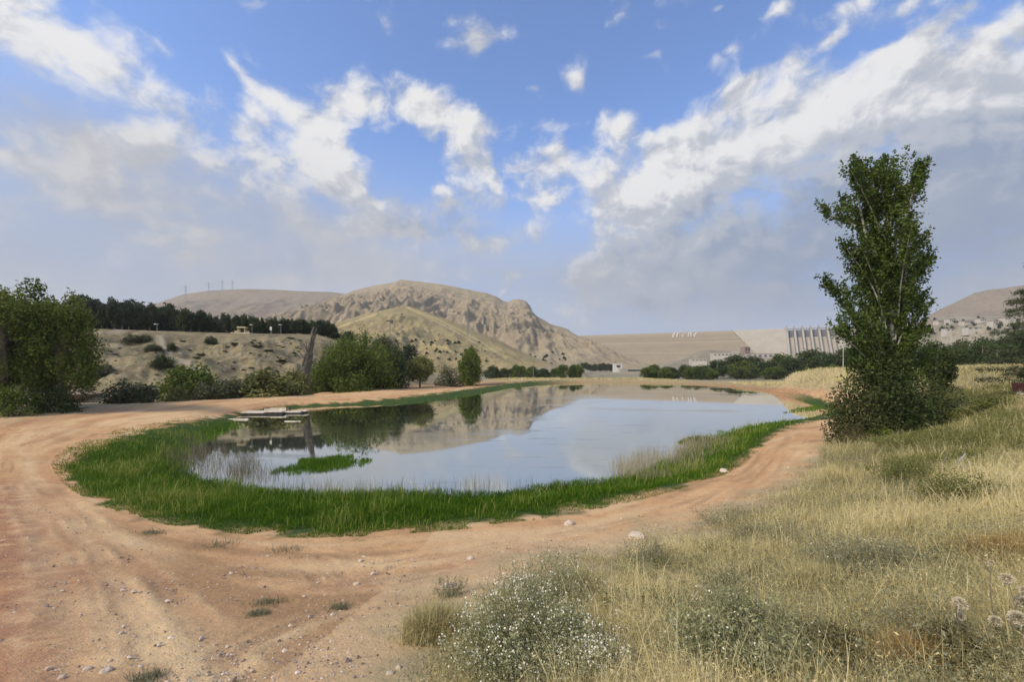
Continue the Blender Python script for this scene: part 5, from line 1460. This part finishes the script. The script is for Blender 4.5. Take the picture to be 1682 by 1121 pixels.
# ------------------------------------------------------------------ foreground plants
def herb(name, label, px, base, top, wpx, mat, n, leaf, seed, flowers=0, cat='weed', Y=None, aspect=.35, clumps=30, group=None, dy=1.0):
    r = np.random.default_rng(seed)
    x, y, z = sight(px, base)
    s_ = F_ / y; h = max((base - top) / s_ * .75, .06); wd = wpx / s_
    root = empty(name, (x, y + wd * .25, z)); tag(root, label, cat, group)
    root.location.z = gz(x, y + wd * .25)
    cm, sm = MB(), MB()
    a = r.uniform(0, 6.283, clumps); q = np.sqrt(r.uniform(0, 1, clumps))
    tips = np.stack([np.cos(a) * q * wd / 2, np.sin(a) * q * wd / 2 * dy, h * np.sqrt(np.maximum(0, 1 - q ** 2 * .8)) * r.uniform(.65, 1.08, clumps)], 1)
    fl = []
    for tpt in tips:
        b = np.array([tpt[0] * .25, tpt[1] * .25, -.03]); m_ = (b + tpt) / 2 + np.array([0, 0, h * .12])
        t = np.linspace(0, 1, 8)[:, None]
        ax = (1 - t) ** 2 * b + 2 * t * (1 - t) * m_ + t ** 2 * tpt
        sm.tube(ax, .0035 * (1 - .6 * t[:, 0]) * (1 + h), 4)
        k = max(4, n // clumps)
        u = r.uniform(.25, 1.05, k); c = np.stack([np.interp(u, t[:, 0], ax[:, j]) for j in range(3)], 1)
        c += r.normal(size=(k, 3)) * np.array([1, 1, .7]) * wd / math.sqrt(clumps) * .42
        c[:, 2] = np.maximum(c[:, 2], .005)
        cm.leaves(c, leaf * r.uniform(.5, 1.4, k), np.clip(r.uniform(0, .45) + r.uniform(0, .55, k), 0, 1), up=.5, aspect=aspect, r=r)
        if flowers:
            k = flowers // clumps + 1
            fl.append(tpt + r.normal(size=(k, 3)) * np.array([1, 1, .5]) * wd / math.sqrt(clumps) * .45 + np.array([0, 0, .02]))
    for q in range(int(clumps * .9)):
        a_ = r.uniform(0, 6.283); q_ = math.sqrt(r.uniform(0, 1)) * .95
        hh = h * math.sqrt(max(.05, 1 - q_ * q_ * .8)); e0 = np.array([math.cos(a_) * q_ * wd / 2, math.sin(a_) * q_ * wd / 2 * dy, hh * .6])
        e1 = e0 + np.array([math.cos(a_) * q_ * .25 * h + r.normal() * .03 * h, math.sin(a_) * q_ * .25 * h, hh * r.uniform(.45, .85)])
        sm.tube([np.array([0, 0, -.03]), e0 * np.array([.6, .6, .7]), e0, (e0 + e1) / 2 + r.normal(size=3) * .02 * h, e1], [.003, .003, .0026, .002, .0012], 4)
        k = 12; u = r.uniform(.2, 1, k)
        cm.leaves(e0 + (e1 - e0) * u[:, None] + r.normal(size=(k, 3)) * .012, leaf * r.uniform(.8, 1.6, k), r.uniform(.4, 1, k), up=.6, aspect=aspect, r=r)
        if flowers > 200: fl.append(e1 + r.normal(size=(5, 3)) * .012)
    sm.build('stems', M['reed'], root)
    cm.build('foliage', M[mat], root)
    if flowers:
        fl = np.concatenate(fl); fm = MB()
        for rot in range(2):
            fm.leaves(fl, r.uniform(.004, .0085, len(fl)), .5, aspect=1.0, r=r)
        tag(fm.build('flowers', M['petal'], root), kind='stuff')
    return root
M['petal'] = mat_plain('white_petal', (.78, .74, .62), (.70, .66, .54), 30, .8, .1)
M['greysage'] = mat_leaf('grey_sage_leaf', (.140, .148, .066), (.400, .395, .215), .2)
herb('flowering_shrub', 'grey green shrub full of tiny white flowers at the bottom centre of the photo', 878, 1135, 985, 300, 'greysage', 24000, .013, 101, 850, 'shrub', clumps=64)
herb('flowering_shrub', 'white flowered shrub behind the bottom centre one, nearer the track', 895, 1022, 925, 210, 'greysage', 11000, .013, 102, 260, 'shrub', clumps=30)
herb('flowering_shrub', 'dark leaved white flowered shrub cut by the bottom edge, right of centre', 985, 1135, 1050, 110, 'greysage', 5000, .014, 103, 320, 'shrub', clumps=24)
herb('grey_weed', 'large grey green weed in the bottom right, left of the thistles', 1265, 1125, 985, 270, 'greysage', 17000, .014, 104, 60, clumps=40)
herb('grey_weed', 'grey weed above the large bottom right weed', 1240, 1000, 950, 150, 'sage', 5000, .013, 105, 20, clumps=26)
herb('brown_weed', 'brown grey twiggy weed mound left of the orange straw patch', 1480, 960, 885, 220, 'sage', 9000, .013, 106, 60, clumps=40)
herb('brown_weed', 'dry brown weed in front of the thistles at the bottom edge', 1440, 1120, 1060, 150, 'brownleaf', 4000, .014, 107, 0, clumps=26)
herb('grey_weed', 'grey green weed below the poplar bank, by the dry sticks', 1620, 830, 775, 150, 'olive', 5000, .022, 108, 0, clumps=30)
herb('green_weed', 'fresh green weed patch left of the dry sticks', 1515, 800, 745, 110, 'olive', 4200, .026, 109, 0, clumps=26)
herb('green_weed', 'small green weed between the straw tufts right of the flowering shrubs', 1030, 1015, 975, 80, 'olive', 1800, .013, 110, 0, clumps=16)
herb('grey_weed', 'grey weed strip along the edge of the right track', 1330, 905, 860, 170, 'sage', 5200, .015, 111, 0, clumps=34)
herb('grey_weed', 'dusty weed beside the track above the pale stone', 1210, 865, 835, 120, 'sage', 2800, .017, 112, 0, clumps=22)
herb('grey_weed', 'dusty weed at the lower edge of the right track nearest the flowering shrubs', 1075, 930, 890, 110, 'sage', 3000, .014, 113, 0, clumps=22)
herb('grey_weed', 'grey tuft at the left tip of the straw grass', 740, 985, 955, 70, 'sage', 1600, .012, 114, 0, clumps=16)
herb('dark_weed', 'dark leafy weed tangle under the thistles at the bottom right corner', 1620, 1115, 1040, 130, 'brownleaf', 3400, .016, 115, 0, clumps=26)
rw = random.Random(9)
for k in range(44):
    px = rw.uniform(1050, 1690); lo = 905 - (px - 1050) * .28
    py = rw.uniform(max(lo, 690), 1090)
    s_ = F_ / sight(px, py)[1]
    wp = rw.uniform(.25, .6) * s_
    herb('weed_clump', 'small weed clump among the many in the straw grass on the right bank', px, py, py - wp * rw.uniform(.35, .6), wp, rw.choice(['sage', 'greysage', 'olive', 'sage', 'brownleaf']), 700, .011 + .02 / s_ * 10, 200 + k, 0, 'weed', clumps=12, group='small weed clumps on the right bank')
M['ginger'] = mat_grass('ginger_straw', [(0, (.24, .14, .05)), (1, (.50, .34, .13))], .3)
def straw_patch(name, label, px, py, wpx, hpx, n, seed, mat='ginger'):
    r = np.random.default_rng(seed); x, y, z = sight(px, py); s_ = F_ / y
    q = np.clip(r.normal(0, .45, (n, 2)), -1, 1)
    xx = x + q[:, 0] * wpx / s_ / 2; yy = y + q[:, 1] * wpx / s_ / 3
    mb = MB(); mb.blades(np.stack([xx - x, yy - y, ground_z(xx, yy) - z - .02], 1), hpx / s_ * r.uniform(.5, 1.2, n), .003 + y * .0006, .6, r.uniform(0, 1, n), r)
    tag(mb.build(name, M[mat], None, False, (x, y, z)), label, 'grass tuft')
straw_patch('straw_tuft', 'ginger orange dry grass tuft at the right edge of the photo', 1655, 925, 130, 45, 5000, 301)
straw_patch('straw_tuft', 'golden straw tuft right behind the white flowered shrubs', 960, 985, 60, 50, 1600, 302, 'drygrass')
straw_patch('straw_tuft', 'ochre straw tuft at the bottom edge right of the large grey weed', 1490, 1110, 90, 70, 1500, 303)
straw_patch('straw_tuft', 'tall pale straw tuft left of the flowering shrub', 715, 1050, 100, 60, 2600, 304, 'drygrass')
straw_patch('straw_tuft', 'straw tuft in the middle of the right bank above the large grey weed', 1330, 975, 110, 50, 2200, 305, 'drygrass')

# thistles with woolly seed heads, bottom right corner
M['wool'] = mat_plain('seed_wool', (.50, .43, .30), (.64, .57, .44), 40, .95, .1)
def thistle(label, px, base, heads, seed):
    r = np.random.default_rng(seed); x, y, z = sight(px, base)
    root = empty('thistle', (x, y, z)); tag(root, label, 'thistle')
    sm = MB()
    for (hx, hy, rad) in heads:
        p = np.array(Q(hx, hy, y)) - np.array([x, y, z]) + np.array([0, r.uniform(-.12, .12), 0])
        b = np.array([r.normal() * .02, r.normal() * .02, -.03]); t = np.linspace(0, 1, 9)[:, None]
        m_ = (b + p) / 2 + np.array([r.normal() * .05, r.normal() * .05, .08])
        ax = (1 - t) ** 2 * b + 2 * t * (1 - t) * m_ + t ** 2 * p
        sm.tube(ax, .0042 * (1 - .4 * t[:, 0]), 5)
        for _ in range(4):
            i = r.integers(2, 8); d = r.normal(size=3); d /= np.linalg.norm(d)
            sm.tube([ax[i], ax[i] + d * .05, ax[i] + d * .09], [.003, .002, .0008], 4)
        R0 = rad / F_ * y
        hm = MB(); n = 420
        d = r.normal(size=(n, 3)); d /= np.linalg.norm(d, axis=1)[:, None]; d[:, 2] = np.where(d[:, 2] < -.55, -d[:, 2], d[:, 2])
        hm.tube([p - np.array([0, 0, R0]), p - np.array([0, 0, R0 * .3]), p + np.array([0, 0, R0 * .35])], [R0 * .35, R0 * .55, R0 * .45], 9)
        for _ in range(1):
            w_ = np.cross(d, r.normal(size=(n, 3))); w_ /= np.linalg.norm(w_, axis=1)[:, None]
            q = np.stack([p + d * R0 * .3 - w_ * R0 * .05, p + d * R0 * .3 + w_ * R0 * .05, p + d * R0 * r.uniform(.85, 1.15, (n, 1)) + w_ * R0 * .09, p + d * R0 * r.uniform(.85, 1.1, (n, 1)) - w_ * R0 * .09], 1)
            hm.add(q.reshape(-1, 3), np.arange(4 * n).reshape(n, 4))
        hm.build('seed_head', M['wool'], root)
    sm.build('stems', M['reed'], root)
thistle('dry thistle with cream woolly seed heads, left of the two at the bottom right', 1592, 1090, [(1590, 1000, 10), (1583, 1016, 7), (1618, 1012, 8), (1612, 1098, 7), (1560, 985, 4)], 401)
thistle('dry thistle with big woolly seed heads cut by the right edge at the bottom', 1660, 1090, [(1653, 1008, 12), (1660, 955, 9), (1675, 968, 8), (1668, 1045, 11), (1700, 1000, 10), (1640, 930, 4)], 402)
# bleached sticks on the bank
def sticks():
    r = np.random.default_rng(55); x, y, z = sight(1550, 785)
    root = empty('dry_sticks', (x, y, z)); tag(root, 'heap of bleached dry sticks on the bank below the poplar', 'sticks')
    for k in range(9):
        mb = MB(); a = r.normal(size=3) * np.array([.3, .25, .1]); d = r.normal(size=3) * np.array([.5, .4, .25]); d[2] = abs(d[2]) + (.35 if k < 2 else .05)
        a[2] = abs(a[2])
        mb.tube([a, a + d * .5 + r.normal(size=3) * .04, a + d], [.05 if k < 2 else .018, .045 if k < 2 else .014, .02 if k < 2 else .005], 6)
        mb.build('stick', M['palebark'] if k < 4 else M['bark'], root, True)
sticks()

# ------------------------------------------------------------------ the air
def build_haze():
    m = bpy.data.materials.new('haze_air'); m.use_nodes = True
    t = NT(m.node_tree); t.n.clear()
    out = t.new('ShaderNodeOutputMaterial')
    v = t.new('ShaderNodeVolumePrincipled')
    v.inputs['Color'].default_value = (.97, .97, 1.0, 1)
    v.inputs['Density'].default_value = HAZE
    v.inputs['Anisotropy'].default_value = 0.2
    t.l.new(v.outputs[0], out.inputs['Volume'])
    o = MB().box((0, 0, 162), (6600, 6600, 336)).build('haze', m)
    tag(o, kind='stuff')
HAZE = 0.00016
build_haze()
